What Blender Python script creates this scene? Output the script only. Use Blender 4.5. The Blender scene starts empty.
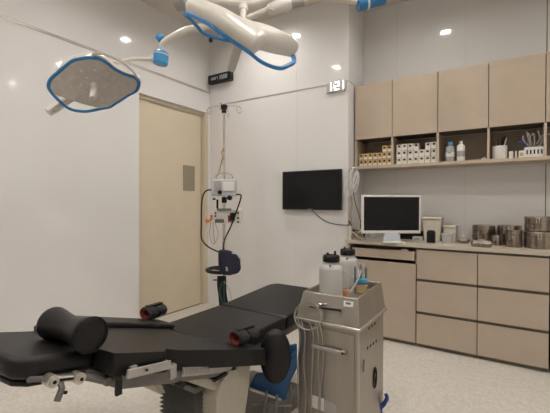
import bpy, bmesh, math, random
from mathutils import Vector, Matrix
random.seed(4)
scene = bpy.context.scene
C = scene.collection

# ------------------------------------------------------------------ camera
FPX = 367.46
YAW, PIT, ROL = 0.57096, -0.00813, 0.002865
_f = Vector((-math.sin(YAW)*math.cos(PIT), math.cos(YAW)*math.cos(PIT), math.sin(PIT)))
_r0 = Vector((math.cos(YAW), math.sin(YAW), 0)); _u0 = _r0.cross(_f)
RT = _r0*math.cos(ROL)+_u0*math.sin(ROL); UP = -_r0*math.sin(ROL)+_u0*math.cos(ROL); FW = _f
EYE = Vector((0, 0, 1.25))
cam = bpy.data.objects.new('camera', bpy.data.cameras.new('camera')); C.objects.link(cam)
cam.data.sensor_width = 36; cam.data.lens = FPX/550*36; cam.data.clip_start = 0.02
m = Matrix((RT, UP, -FW)).transposed().to_4x4(); m.translation = EYE
cam.matrix_world = m
scene.camera = cam
# ------------------------------------------------------------------ world, exposure
w = bpy.data.worlds.new('world'); scene.world = w; w.use_nodes = True
w.node_tree.nodes['Background'].inputs[0].default_value = (0.9, 0.92, 1, 1)
w.node_tree.nodes['Background'].inputs[1].default_value = 0.05
scene.view_settings.view_transform = 'Standard'
scene.view_settings.look = 'None'
scene.view_settings.gamma = 1
scene.view_settings.exposure = 0.5
scene.cycles.use_denoising = True
scene.cycles.max_bounces = 10
scene.cycles.diffuse_bounces = 6
scene.cycles.sample_clamp_indirect = 6
LAMP_STRENGTH = 300.0
LAMP_COLOR = (1.0, 0.96, 0.915)

def pd(x, y, d):            # a point of the room seen in direction (x, y), d metres deep
    return EYE + (RT*((x-275)/FPX) - UP*((y-206.5)/FPX) + FW)*d
def at(x, y, X=None, Y=None, Z=None):
    r = RT*((x-275)/FPX) - UP*((y-206.5)/FPX) + FW
    t = X/r.x if X is not None else Y/r.y if Y is not None else (Z-EYE.z)/r.z
    return EYE + r*t

# ------------------------------------------------------------------ materials
def mat(name, col, rough=0.5, metal=0.0, noise=0.0, scale=30, spec=0.5, bump=0.0, emit=None, alpha=None, trans=0.0, coat=0.0, stretch=None):
    m = bpy.data.materials.new(name); m.use_nodes = True
    nt = m.node_tree; b = nt.nodes['Principled BSDF']
    b.inputs['Base Color'].default_value = (*col, 1)
    b.inputs['Roughness'].default_value = rough
    b.inputs['Metallic'].default_value = metal
    b.inputs['Specular IOR Level'].default_value = spec
    b.inputs['Transmission Weight'].default_value = trans
    b.inputs['Coat Weight'].default_value = coat
    if noise or bump:
        tc = nt.nodes.new('ShaderNodeTexCoord'); n = nt.nodes.new('ShaderNodeTexNoise')
        n.inputs['Scale'].default_value = scale; n.inputs['Detail'].default_value = 4
        if stretch:
            mp = nt.nodes.new('ShaderNodeMapping'); mp.inputs['Scale'].default_value = stretch
            nt.links.new(tc.outputs['Object'], mp.inputs[0]); nt.links.new(mp.outputs[0], n.inputs['Vector'])
        else:
            nt.links.new(tc.outputs['Object'], n.inputs['Vector'])
        if noise:
            r = nt.nodes.new('ShaderNodeValToRGB')
            r.color_ramp.elements[0].position = .3; r.color_ramp.elements[1].position = .7
            r.color_ramp.elements[0].color = (*[max(0, c*(1-noise)) for c in col], 1)
            r.color_ramp.elements[1].color = (*[min(1, c*(1+noise)) for c in col], 1)
            nt.links.new(n.outputs['Fac'], r.inputs[0]); nt.links.new(r.outputs[0], b.inputs['Base Color'])
        if bump:
            bp = nt.nodes.new('ShaderNodeBump'); bp.inputs['Strength'].default_value = bump; bp.inputs['Distance'].default_value = .002
            nt.links.new(n.outputs['Fac'], bp.inputs['Height']); nt.links.new(bp.outputs[0], b.inputs['Normal'])
    if emit:
        b.inputs['Emission Color'].default_value = (*emit[0], 1); b.inputs['Emission Strength'].default_value = emit[1]
    if alpha is not None: b.inputs['Alpha'].default_value = alpha
    return m

M = {}
M['wall'] = mat('glossy_panel', (.68, .665, .65), .07, noise=.012, scale=2, spec=.5)
M['wall_lower'] = mat('glossy_panel_lower', (.735, .72, .705), .07, noise=.012, scale=2, spec=.5)
M['ceiling'] = mat('ceiling_paint', (.62, .575, .52), .7, noise=.02, scale=6)
M['seam'] = mat('seam_line', (.52, .50, .47), .6, noise=.05)
M['seam_dark'] = mat('seam_dark', (.16, .14, .12), .6, noise=.05)
M['alu'] = mat('brushed_trim', (.50, .46, .41), .35, .6, noise=.05, scale=80)
M['door'] = mat('cream_door', (.66, .57, .43), .35, noise=.02, scale=4)
M['door_edge'] = mat('cream_frame', (.62, .54, .41), .35, noise=.02, scale=4)
M['door_glass'] = mat('door_glass', (.30, .26, .19), .15, noise=.04)
M['cab'] = mat('beige_laminate', (.47, .385, .295), .33, noise=.03, scale=9)
M['cab_low'] = mat('greige_laminate', (.44, .365, .285), .33, noise=.03, scale=9)
M['shelf'] = mat('shelf_laminate', (.50, .41, .31), .4, noise=.02, scale=9)
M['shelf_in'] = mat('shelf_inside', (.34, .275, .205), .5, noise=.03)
M['gap'] = mat('dark_channel', (.15, .12, .09), .6, noise=.08)
M['counter'] = mat('counter_top', (.50, .44, .36), .35, noise=.06, scale=90)
M['black'] = mat('black_plastic', (.006, .006, .0065), .4, spec=.3, noise=.1)
M['screen'] = mat('dark_screen', (.006, .006, .0065), .22, spec=.3, noise=.05)
M['white'] = mat('white_plastic', (.72, .70, .66), .3, noise=.02)
M['lampwhite'] = mat('lamp_housing', (.66, .62, .56), .3, noise=.02)
M['cream'] = mat('cream_plastic', (.66, .61, .51), .35, noise=.03)
M['ivory'] = mat('ivory_cover', (.40, .37, .30), .4, noise=.04)
M['blue'] = mat('blue_rim', (.030, .20, .47), .3, noise=.05)
M['bluejoint'] = mat('blue_joint', (.05, .30, .62), .3, noise=.05)
M['bluedeep'] = mat('blue_shell', (.008, .065, .19), .4, noise=.08)
M['cuffblack'] = mat('black_strap_fabric', (.012, .011, .012), .8, noise=.25, scale=60, bump=.3)
M['navy'] = mat('navy_fabric', (.018, .017, .04), .75, noise=.25, scale=60, bump=.3)
M['bluehandle'] = mat('blue_handle', (.03, .06, .28), .3, noise=.05)
M['leather'] = mat('black_vinyl', (.0065, .0055, .0055), .42, spec=.32, noise=.12, scale=60, bump=.15)
M['red'] = mat('red_lining', (.17, .014, .011), .8, noise=.2)
M['steel'] = mat('steel', (.56, .52, .46), .30, .85, noise=.06, scale=40)
M['drumsteel'] = mat('drum_steel_painted_reflections', (.30, .255, .205), .22, .9, noise=.55, scale=30, stretch=(1, 1, .06))  # vertical streaks in the colour stand in for dark reflections in the steel
M['steel_cart'] = mat('brushed_cart_steel', (.37, .34, .295), .34, .75, noise=.07, scale=14, stretch=(1, 1, .08))
M['steel_top'] = mat('cart_rim_steel', (.50, .465, .415), .3, .7, noise=.04, scale=14)
M['chrome'] = mat('chrome', (.75, .72, .68), .14, 1, noise=.03)
M['rail'] = mat('rail_metal', (.42, .40, .37), .35, .5, noise=.05)
M['frame'] = mat('grey_frame', (.16, .15, .138), .45, .3, noise=.08)
M['bellows'] = mat('grey_bellows', (.14, .137, .13), .6, noise=.1)
M['face'] = mat('lamp_face', (.50, .47, .43), .35, noise=.10, scale=25)
M['led'] = mat('led_lens', (.62, .55, .45), .15, noise=.05)
M['handlegrey'] = mat('handle_grey', (.52, .50, .47), .4, noise=.03)
M['grey'] = mat('grey_plastic', (.36, .34, .32), .4, noise=.05)
M['lightgrey'] = mat('light_grey_case', (.50, .52, .56), .4, noise=.06)
M['paper'] = mat('paper_label', (.70, .68, .64), .7, noise=.06, scale=120)
M['orange'] = mat('orange_plastic', (.62, .20, .06), .45, noise=.08)
M['coilgrey'] = mat('clear_grey_tube', (.30, .27, .23), .3, noise=.1)
M['hosewhite'] = mat('hose_white', (.60, .60, .59), .35, noise=.04)
M['tape'] = mat('blue_tape', (.05, .28, .45), .5, noise=.06)
M['tan'] = mat('tan_cable', (.45, .33, .19), .6, noise=.1)
M['green'] = mat('dark_green_tube', (.01, .07, .05), .4, noise=.1)
M['boxwhite'] = mat('box_white', (.66, .62, .54), .6, noise=.06, scale=50)
M['boxyellow'] = mat('box_yellow', (.55, .38, .16), .6, noise=.1, scale=50)
M['teal'] = mat('teal_mark', (.05, .30, .22), .5, noise=.1)
M['jar'] = mat('frosted_jar', (.62, .60, .57), .35, noise=.03, trans=.35)
M['clear'] = mat('clear_plastic', (.75, .76, .76), .2, noise=.03, trans=.5)
M['led_on'] = mat('clock_led', (1, 1, 1), .5, noise=.01, emit=((1, 1, 1), 2.2))
M['led_dim'] = mat('dim_led', (.40, .42, .42), .5, noise=.01, emit=((.6, .65, .65), .16))
M['lamp'] = mat('downlight_diffuser', (1, 1, 1), .5, noise=.01, emit=(LAMP_COLOR, LAMP_STRENGTH))

def floor_mat():
    m = bpy.data.materials.new('speckled_vinyl_floor'); m.use_nodes = True; nt = m.node_tree; b = nt.nodes['Principled BSDF']
    tc = nt.nodes.new('ShaderNodeTexCoord')
    v = nt.nodes.new('ShaderNodeTexVoronoi'); v.inputs['Scale'].default_value = 75
    n = nt.nodes.new('ShaderNodeTexNoise'); n.inputs['Scale'].default_value = 28; n.inputs['Detail'].default_value = 6
    for t in (v, n): nt.links.new(tc.outputs['Object'], t.inputs['Vector'])
    r1 = nt.nodes.new('ShaderNodeValToRGB'); r1.color_ramp.elements[0].position = .35; r1.color_ramp.elements[1].position = .65
    r1.color_ramp.elements[0].color = (.55, .515, .46, 1); r1.color_ramp.elements[1].color = (.60, .565, .51, 1)
    r2 = nt.nodes.new('ShaderNodeValToRGB'); r2.color_ramp.elements[0].color = (.86, .84, .82, 1); r2.color_ramp.elements[1].color = (1.06, 1.06, 1.05, 1)
    r2.color_ramp.elements[0].position = .1; r2.color_ramp.elements[1].position = .9
    mx = nt.nodes.new('ShaderNodeMix'); mx.data_type = 'RGBA'; mx.blend_type = 'MULTIPLY'; mx.inputs[0].default_value = .8
    nt.links.new(n.outputs['Fac'], r1.inputs[0]); nt.links.new(v.outputs['Color'], r2.inputs[0])
    nt.links.new(r1.outputs[0], mx.inputs[6]); nt.links.new(r2.outputs[0], mx.inputs[7])
    nt.links.new(mx.outputs[2], b.inputs['Base Color']); b.inputs['Roughness'].default_value = .45
    return m
M['floor'] = floor_mat()

# ------------------------------------------------------------------ mesh helpers
def basis(axis):
    a = Vector(axis).normalized(); t = Vector((0, 0, 1)) if abs(a.z) < .9 else Vector((1, 0, 0))
    u = t.cross(a).normalized(); return u, a.cross(u), a
class MB:
    def __init__(s): s.bm = bmesh.new()
    def face(s, vs):
        try: return s.bm.faces.new(vs)
        except ValueError: return None
    def box(s, lo, hi, rot=None):
        lo, hi = Vector(lo), Vector(hi)
        c = (lo+hi)/2; h = (hi-lo)/2; vs = []
        for x in (-1, 1):
            for y in (-1, 1):
                for z in (-1, 1):
                    p = Vector((x*h.x, y*h.y, z*h.z))
                    if rot: p = rot @ p
                    vs.append(s.bm.verts.new(c+p))
        for f in ((0, 1, 3, 2), (4, 6, 7, 5), (0, 4, 5, 1), (2, 3, 7, 6), (0, 2, 6, 4), (1, 5, 7, 3)): s.face([vs[i] for i in f])
        return s
    def cyl(s, p0, p1, r0, r1=None, n=20, caps=True):
        r1 = r0 if r1 is None else r1; p0, p1 = Vector(p0), Vector(p1); u, v, a = basis(p1-p0); rings = []
        for p, r in ((p0, r0), (p1, r1)):
            rings.append([s.bm.verts.new(p+(u*math.cos(2*math.pi*i/n)+v*math.sin(2*math.pi*i/n))*r) for i in range(n)])
        for i in range(n): s.face([rings[0][i], rings[0][(i+1) % n], rings[1][(i+1) % n], rings[1][i]])
        if caps: s.face(rings[0][::-1]); s.face(rings[1])
        return s
    def tube(s, pts, r, n=10, close=False, flat=1.0, smooth=0):
        pts = [Vector(p) for p in pts]
        if smooth: pts = spline(pts, smooth, close)
        N = len(pts); rings = []; u = None
        for i, p in enumerate(pts):
            if close: t = pts[(i+1) % N]-pts[i-1]
            else: t = pts[min(i+1, N-1)]-pts[max(i-1, 0)]
            t.normalize()
            if u is None: u, v, _ = basis(t)
            else:
                u = (u-t*u.dot(t)).normalized(); v = t.cross(u)
            rr = r[i*len(r)//N] if isinstance(r, (list, tuple)) else r
            rings.append([s.bm.verts.new(p+(u*math.cos(2*math.pi*k/n)+v*flat*math.sin(2*math.pi*k/n))*rr) for k in range(n)])
        for i in range(N if close else N-1):
            a, b = rings[i], rings[(i+1) % N]
            off = 0
            if close and i == N-1:
                off = min(range(n), key=lambda o: sum((a[k].co-b[(k+o) % n].co).length for k in range(n)))
            for k in range(n): s.face([a[k], a[(k+1) % n], b[(k+1+off) % n], b[(k+off) % n]])
        if not close: s.face(rings[0][::-1]); s.face(rings[-1])
        return s
    def lathe(s, prof, c=(0, 0, 0), n=28, sx=1, sy=1, axis=None, caps=True):
        if prof[0] == prof[-1]: caps = False
        c = Vector(c); u, v, a = basis(axis) if axis else (Vector((1, 0, 0)), Vector((0, 1, 0)), Vector((0, 0, 1)))
        rings = []
        for r, z in prof:
            if r < 1e-6: rings.append([s.bm.verts.new(c+a*z)])
            else: rings.append([s.bm.verts.new(c+u*(r*sx*math.cos(2*math.pi*i/n))+v*(r*sy*math.sin(2*math.pi*i/n))+a*z) for i in range(n)])
        for A, B in zip(rings, rings[1:]):
            for i in range(n):
                if len(A) == 1 and len(B) == 1: continue
                if len(A) == 1: s.face([A[0], B[(i+1) % n], B[i]])
                elif len(B) == 1: s.face([A[i], A[(i+1) % n], B[0]])
                else: s.face([A[i], A[(i+1) % n], B[(i+1) % n], B[i]])
        if caps and len(rings[0]) > 1: s.face(rings[0][::-1])
        if caps and len(rings[-1]) > 1: s.face(rings[-1])
        return s
    def prism(s, lo, hi):       # two matching loops of 3D points
        A = [s.bm.verts.new(p) for p in lo]; B = [s.bm.verts.new(p) for p in hi]; n = len(A)
        for i in range(n): s.face([A[i], A[(i+1) % n], B[(i+1) % n], B[i]])
        s.face(A[::-1]); s.face(B); return s
    def build(s, name, m, parent=None, bevel=0, seg=2, smooth=True, world=True, ang=35, sub=0):
        bmesh.ops.recalc_face_normals(s.bm, faces=s.bm.faces)
        if parent is not None and world:
            off = Vector((0, 0, 0)); p = parent
            while p is not None: off += p.location; p = p.parent
            bmesh.ops.translate(s.bm, verts=s.bm.verts, vec=-off)
        me = bpy.data.meshes.new(name); s.bm.to_mesh(me); s.bm.free()
        me.materials.append(M[m] if isinstance(m, str) else m)
        if smooth:
            for p in me.polygons: p.use_smooth = True
            me.set_sharp_from_angle(angle=math.radians(ang))
        o = bpy.data.objects.new(name, me); C.objects.link(o)
        if parent is not None: o.parent = parent
        if bevel:
            b = o.modifiers.new('bevel', 'BEVEL'); b.width = bevel; b.segments = seg; b.limit_method = 'ANGLE'; b.angle_limit = math.radians(40)
        return o
def spline(P, k, close=False):
    out = []; n = len(P); rng = range(n if close else n-1)
    for i in rng:
        g = (lambda j: P[j % n]) if close else (lambda j: P[max(0, min(n-1, j))])
        a, b, c, d = g(i-1), g(i), g(i+1), g(i+2)
        for j in range(k):
            t = j/k; out.append(.5*((2*b)+(c-a)*t+(2*a-5*b+4*c-d)*t*t+(3*b-a-3*c+d)*t**3))
    if not close: out.append(P[-1])
    return out
def thing(name, label, cat, loc=(0, 0, 0), rotz=0, group=None):
    o = bpy.data.objects.new(name, None); C.objects.link(o); o.location = loc; o.rotation_euler = (0, 0, rotz)
    o.empty_display_size = .05
    return tag(o, label, cat, group)
def tag(o, label, cat, group=None, kind=None):
    o['label'] = label; o['category'] = cat
    if group: o['group'] = group
    if kind: o['kind'] = kind
    return o
def struct(o): o['kind'] = 'structure'; return o
def dup(root, loc, rotz=0, label=None, group=None):
    r = root.copy(); C.objects.link(r); r.location = loc; r.rotation_euler = (0, 0, rotz)
    if label: r['label'] = label
    if group: r['group'] = group
    for ch in list(root.children):
        c = ch.copy(); C.objects.link(c); c.parent = r
        for g in list(ch.children):
            d = g.copy(); C.objects.link(d); d.parent = c
    return r
SEG = {'0': 'abcdef', '1': 'bc', '2': 'abged', '3': 'abgcd', '4': 'fgbc', '5': 'afgcd', '7': 'abc', '8': 'abcdefg'}
def seven(mb, ch, x, z, w_, h, t, y0, y1):   # seven-segment digit in the XZ plane facing -Y
    s = {'a': (x, z+h-t, x+w_, z+h), 'd': (x, z, x+w_, z+t), 'g': (x, z+h/2-t/2, x+w_, z+h/2+t/2),
         'f': (x, z+h/2, x+t, z+h), 'e': (x, z, x+t, z+h/2), 'b': (x+w_-t, z+h/2, x+w_, z+h), 'c': (x+w_-t, z, x+w_, z+h/2)}
    for k in SEG[ch]:
        a = s[k]; mb.box((a[0], y0, a[1]), (a[2], y1, a[3]))

# ------------------------------------------------------------------ the room
XL, XR, YB, YR, YF, ZC = -3.18, 1.75, 3.43, 3.87, -2.1, 3.31
RX0, RX1 = -1.35, .66
struct(MB().box((XL-.12, YF-.1, -.08), (XR+.1, YR+.1, 0)).build('floor', 'floor'))
LX_, LY_ = (-2.237, -.68, .93), (-.87, .39, 1.65, 2.905)
cm = MB(); xs = [XL-.12]+[v for x in LX_ for v in (x-.062, x+.062)]+[XR+.1]; ys = [YF-.1]+[v for y in LY_ for v in (y-.062, y+.062)]+[YR+.1]
for i in range(len(xs)-1):
    for k in range(len(ys)-1):
        if i % 2 and k % 2: cm.box((xs[i], ys[k], ZC+.060), (xs[i+1], ys[k+1], ZC+.08))
        else: cm.box((xs[i], ys[k], ZC), (xs[i+1], ys[k+1], ZC+.08))
bmesh.ops.remove_doubles(cm.bm, verts=cm.bm.verts, dist=.0001)
struct(cm.build('ceiling', 'ceiling', smooth=False))
DY0, DY1, DZ = 2.395, 3.405, 2.37
struct(MB().box((XL-.12, YF-.1, 0), (XL, DY0, ZC)).box((XL-.12, DY0, DZ), (XL, DY1, ZC)).box((XL-.12, DY1, 0), (XL, YB+.1, ZC)).build('wall_left', 'wall_lower', smooth=False))
struct(MB().box((XL-.12, YB, 0), (RX0, YR+.1, ZC)).build('wall_back', 'wall_lower', smooth=False))
struct(MB().box((RX0, YR, 0), (RX1, YR+.1, ZC)).build('wall_recess', 'wall', smooth=False))
struct(MB().box((RX1, YB, 0), (XR+.1, YR+.1, ZC)).build('wall_back_right', 'wall', smooth=False))
struct(MB().box((XR, YF-.1, 0), (XR+.1, YB, ZC)).build('wall_right', 'wall', smooth=False))
struct(MB().box((XL, YF-.1, 0), (XR, YF, ZC)).build('wall_front', 'wall', smooth=False))
struct(MB().box((XL, YF, 2.618), (XL+.004, YB, 2.626)).box((XL, YF, 2.634), (XL+.004, YB, 2.640)).build('trim_1', 'alu', smooth=False))
struct(MB().box((-2.95, YB-.004, 2.450), (RX0, YB, 2.460)).box((XL+.09, YB-.002, 2.453), (-2.95, YB, 2.457)).build('trim_2', 'alu', smooth=False))
struct(MB().box((RX0, YB, 2.450), (RX0+.004, 3.57, 2.460)).build('trim_3', 'alu', smooth=False))
struct(MB().box((.243, YR-.002, .9), (.250, YR, ZC)).build('trim_4', 'seam_dark', smooth=False))
for i, x in enumerate((-1.0, -.366)):
    struct(MB().box((x-.0015, YR-.001, .9), (x+.0015, YR, ZC)).build('trim_%d' % (5+i), 'seam', smooth=False))
struct(MB().box((-1.937, YB-.0008, 0), (-1.935, YB, ZC)).build('trim_7', 'seam', smooth=False))
# sliding door in its recess
door = struct(MB().box((XL-.10, DY0, .012), (XL-.055, 3.335, DZ-.004)).build('door_1', 'door', smooth=False))
a, b = at(183.2, 165, X=XL-.055), at(194.3, 191, X=XL-.055)
MB().box((XL-.056, a.y, b.z), (XL-.048, b.y, a.z)).build('window_pane', 'door_glass', door, smooth=False)
fr = MB().box((XL-.10, 3.345, 0), (XL-.001, DY1, DZ-.004)).box((XL-.10, DY0+.0, DZ-.035), (XL-.03, 3.345, DZ-.001))
struct(fr.build('trim_9', 'door_edge', smooth=False))
struct(MB().box((XL-.10, 3.335, .0), (XL-.07, 3.345, DZ-.035)).build('trim_10', 'seam_dark', smooth=False))
struct(MB().box((XL-.10, DY0, 0), (XL-.052, 3.335, .012)).build('trim_11', 'gap', smooth=False))

# downlights in a grid
proto = None
for ix, x in enumerate(LX_):
    for iy, y in enumerate(LY_[::-1]):
        lab = 'round recessed downlight, ' + ('left', 'middle', 'right')[ix] + ' column, ' + ('nearest the back wall', 'second from the back wall', 'third from the back wall', 'farthest from the back wall')[iy]
        if proto is None:
            proto = thing('ceiling_downlight', lab, 'light', (x, y, ZC), group='recessed downlights')
            MB().lathe([(.058, .045), (.058, -.003), (.092, -.005), (.094, 0), (.060, 0), (.060, .045), (.058, .045)], (x, y, ZC), n=36).build('trim_ring', 'white', proto)
            MB().cyl((x, y, ZC+.022), (x, y, ZC+.030), .0575, n=32).build('diffuser', 'lamp', proto)
        else: dup(proto, (x, y, ZC), 0, lab)

# ------------------------------------------------------------------ wall cabinets and the open shelf
FY = 3.57
SX = [-1.335, -.963, -.559, -.164, .223, .62]
for i in range(5):
    x0, x1 = SX[i], SX[i+1]
    lab = ['beige wall cabinet at the left end, above the small yellowish boxes', 'beige wall cabinet second from left, above the stacked white boxes',
           'beige wall cabinet above the two plastic bottles', 'beige wall cabinet above the pen cup and white basket', 'beige wall cabinet cut by the right edge of the picture'][i]
    t = thing('wall_cabinet', lab, 'cabinet', ((x0+x1)/2, YR, 1.905), group='upper cabinets')
    MB().box((x0+.001, FY+.022, 1.905), (x1-.001, YR, 2.436)).build('body', 'gap', t, smooth=False)
    MB().box((x0+.003, FY, 1.895), (x1-.003, FY+.02, 2.44)).build('door', 'cab', t, bevel=.0012, smooth=False)
ZS0, ZS1 = 1.600, 1.628
t = thing('open_shelf', 'long open beige shelf with four dividers beneath the upper cabinets', 'shelf', (-.36, YR, ZS0))
MB().box((SX[0], FY, ZS0), (SX[5], YR, ZS1)).build('shelf_board', 'shelf', t, bevel=.001, smooth=False)
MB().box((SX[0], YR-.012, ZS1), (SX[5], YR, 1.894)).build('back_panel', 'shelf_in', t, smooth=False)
for i in range(6):
    x = SX[i]; o = (0 if i == 0 else -.009, .018 if i == 0 else .009)
    MB().box((x+o[0], FY+.004, ZS1), (x+o[1], YR-.012, 1.894)).build('divider', 'shelf', t, smooth=False)

# ------------------------------------------------------------------ base cabinets
GY = 3.36
tb = thing('base_cabinet', 'greige base cabinet with one tall door under the computer monitor', 'cabinet', (-1.0, YR, 0), group='lower cabinets')
MB().box((-1.32, GY+.022, .03), (-.693, YR-.002, .72)).box((-1.32, GY+.03, 0), (-.693, YR-.002, .03)).build('body', 'gap', tb, smooth=False)
MB().box((-1.32, GY+.002, .03), (-1.302, YR-.002, .868)).box((-.705, GY+.03, .72), (-.693, YR-.002, .868)).box((-1.302, 3.80, .72), (-.705, YR-.002, .868)).build('side_panel', 'cab_low', tb, smooth=False)
MB().box((-1.300, GY, .035), (-.697, GY+.02, .722)).build('door', 'cab_low', tb, bevel=.0012, smooth=False)
tr = MB().box((-1.298, GY, .752), (-.708, GY+.018, .832)).box((-1.298, GY+.018, .752), (-.708, 3.79, .765)).build('keyboard_drawer', 'cab_low', tb, bevel=.001, smooth=False)
kb = MB().box((-1.22, 3.40, .766), (-.86, 3.53, .786)).build('keyboard', 'black', None, bevel=.003)
tag(kb, 'black keyboard in the open slot under the counter', 'keyboard')
q = at(405, 250, Y=3.42)
kb2 = MB().box((q.x-.03, 3.39, .766), (q.x+.03, 3.45, .846)).build('small_box', 'white', None, bevel=.004)
tag(kb2, 'white plastic box in the dark slot above the keyboard drawer', 'box')
for i, (x0, x1) in enumerate(((-.69, -.223), (-.223, .243), (.262, .62))):
    t = thing('base_cabinet', ['greige three-drawer cabinet between the tall door and the right-hand drawers', 'greige three-drawer cabinet under the big steel drums', 'greige drawer cabinet cut by the right edge of the picture'][i], 'cabinet', ((x0+x1)/2, YR, 0), group='lower cabinets')
    MB().box((x0+.001, GY+.022, .03), (x1-.001, YR-.002, .868)).box((x0+.001, GY+.03, 0), (x1-.001, YR-.002, .03)).build('body', 'gap', t, smooth=False)
    for (z0, z1) in ((.600, .850), (.316, .575), (.035, .290)):
        MB().box((x0+.003, GY, z0), (x1-.003, GY+.02, z1)).build('drawer', 'cab_low', t, bevel=.0012, smooth=False)
ct = MB().box((-1.345, GY-.012, .87), (.64, YR, .90)).build('countertop', 'counter', None, bevel=.002, smooth=False)
tag(ct, 'long greige worktop on the lower cabinets carrying monitor and steel drums', 'countertop')
ZT = .90

# ------------------------------------------------------------------ television, clocks
t = thing('television', 'black flat screen television mounted on the white back wall', 'television', (-1.737, YB, 1.19))
MB().box((-2.075, 3.375, 1.186), (-1.400, 3.41, 1.592)).build('housing', 'black', t, bevel=.004)
MB().box((-2.062, 3.3735, 1.203), (-1.413, 3.376, 1.580)).build('screen', 'screen', t, smooth=False)
MB().box((-1.85, 3.41, 1.30), (-1.62, YB, 1.48)).build('wall_bracket', 'frame', t, smooth=False)
MB().box((-1.765, 3.3725, 1.189), (-1.715, 3.3755, 1.196)).build('badge', 'grey', t, smooth=False)
pts = [at(311, 209, Y=3.41), at(317, 215, Y=3.422), at(325, 221, Y=3.424), at(336, 224.3, Y=3.424), at(349, 224.8, Y=3.424), (RX0+.01, 3.42, 1.08), (RX0+.012, 3.46, 1.06), (RX0+.03, 3.52, .98), (-1.29, 3.60, .905)]
tag(MB().tube(pts, .0035, smooth=5).build('power_cable', 'black'), 'thin black cable sagging from the television to the counter corner', 'cable')

t = thing('digital_clock', 'white digital wall clock with bright digits at the right end of the back wall', 'clock', (-1.478, YB, 2.36))
MB().box((-1.580, 3.405, 2.366), (-1.372, YB, 2.462)).build('case', 'handlegrey', t, bevel=.004)
d = MB(); z, h, y0, y1 = 2.385, .068, 3.4035, 3.406
for ch, x in (('1', -1.562), ('2', -1.484), ('1', -1.432)):
    d = MB(); seven(d, ch, x, z-.006, .046 if ch == '2' else .042, h+.012, .0105, y0, y1); d.build('digit', 'led_on', t, smooth=False)
d = MB()
d.box((-1.502, y0, 2.402), (-1.493, y1, 2.411)).box((-1.502, y0, 2.426), (-1.493, y1, 2.435))
d.build('colon', 'led_on', t, smooth=False)
t = thing('wall_sign_clock', 'black rectangular digital wall display high in the left corner', 'clock', (-2.97, YB, 2.71))
MB().box((-3.150, 3.37, 2.715), (-2.795, YB, 2.820)).build('case', 'black', t, bevel=.004)
d = MB(); xx = -3.115
for ch, s in (('1', .6), ('0', .6), ('0', .6), ('7', .6), ('1', 1), ('8', 1), ('8', 1), ('8', 1)):
    w_ = .019 + .006*s; d = MB(); seven(d, ch, xx, 2.768-.024*s, w_, .048*s, .005, 3.3685, 3.3705); xx += w_+.011
    d.build('digit', 'led_dim', t, smooth=False)

# ------------------------------------------------------------------ things on the counter
# monitor
c = at(391, 238, Z=ZT); c = Vector((c.x, c.y, ZT)); a, b = at(361.5, 233, Y=3.62), at(420.5, 229, Y=3.60)
yaw = math.atan2(-.00, 1) + math.radians(8)
mp = pd(391, 238, 3.36)
t = thing('computer_monitor', 'white framed computer monitor with dark screen on the counter', 'monitor', (mp.x, mp.y, ZT), math.radians(36))
MB().box((-.275, -.012, .080), (.275, .022, .430)).build('frame', 'white', t, bevel=.006, world=False)
MB().box((-.256, -.0135, .108), (.256, -.011, .412)).build('screen', 'screen', t, world=False, smooth=False)
MB().lathe([(0, 0), (.010, 0), (.010, .004), (0, .004)], (0, -.012, .421), n=14, axis=(0, -1, 0)).build('webcam', 'paper', t, world=False)
MB().prism([(-.105, -.085, 0), (.105, -.085, 0), (.075, .06, 0), (-.075, .06, 0)], [(-.105, -.085, .010), (.105, -.085, .010), (.075, .06, .010), (-.075, .06, .010)]).build('foot', 'white', t, bevel=.003, world=False)
MB().prism([(-.085, -.03, .01), (.085, -.03, .01), (.06, .03, .01), (-.06, .03, .01)], [(-.055, -.005, .12), (.055, -.005, .12), (.055, .022, .12), (-.055, .022, .12)]).build('stand', 'lightgrey', t, bevel=.002, world=False)
def on_counter(x, y, deep=.12):
    p = at(x, y, Z=ZT)
    if p.y > YR-.012-deep: p = at(x, y, Y=YR-.012-deep)
    return Vector((p.x, p.y, ZT))
# black box behind the monitor, small cube items
o = MB().box((-.93, 3.76, ZT), (-.70, 3.85, ZT+.085)).build('network_box', 'black', None, bevel=.004); tag(o, 'low black box lying on the counter behind the right end of the monitor', 'box')
p = on_counter(417, 241.0)
t = thing('white_box', 'small white box with dark label between the monitor and the cream bins', 'box', p)
MB().box(p+Vector((-.042, -.0, 0)), p+Vector((.042, .07, .040))).build('body', 'white', t, bevel=.003)
MB().box(p+Vector((-.026, -.002, .012)), p+Vector((.026, .001, .024))).build('label_patch', 'grey', t, smooth=False)
p = on_counter(430.5, 243)
o = MB().box(p+Vector((-.034, -.0, 0)), p+Vector((.034, .05, .100))).box(p+Vector((-.028, .004, .1)), p+Vector((.028, .045, .112))).build('pen_holder', 'black', None, bevel=.003); tag(o, 'upright black plastic box in front of the tall cream bin', 'box')
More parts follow.
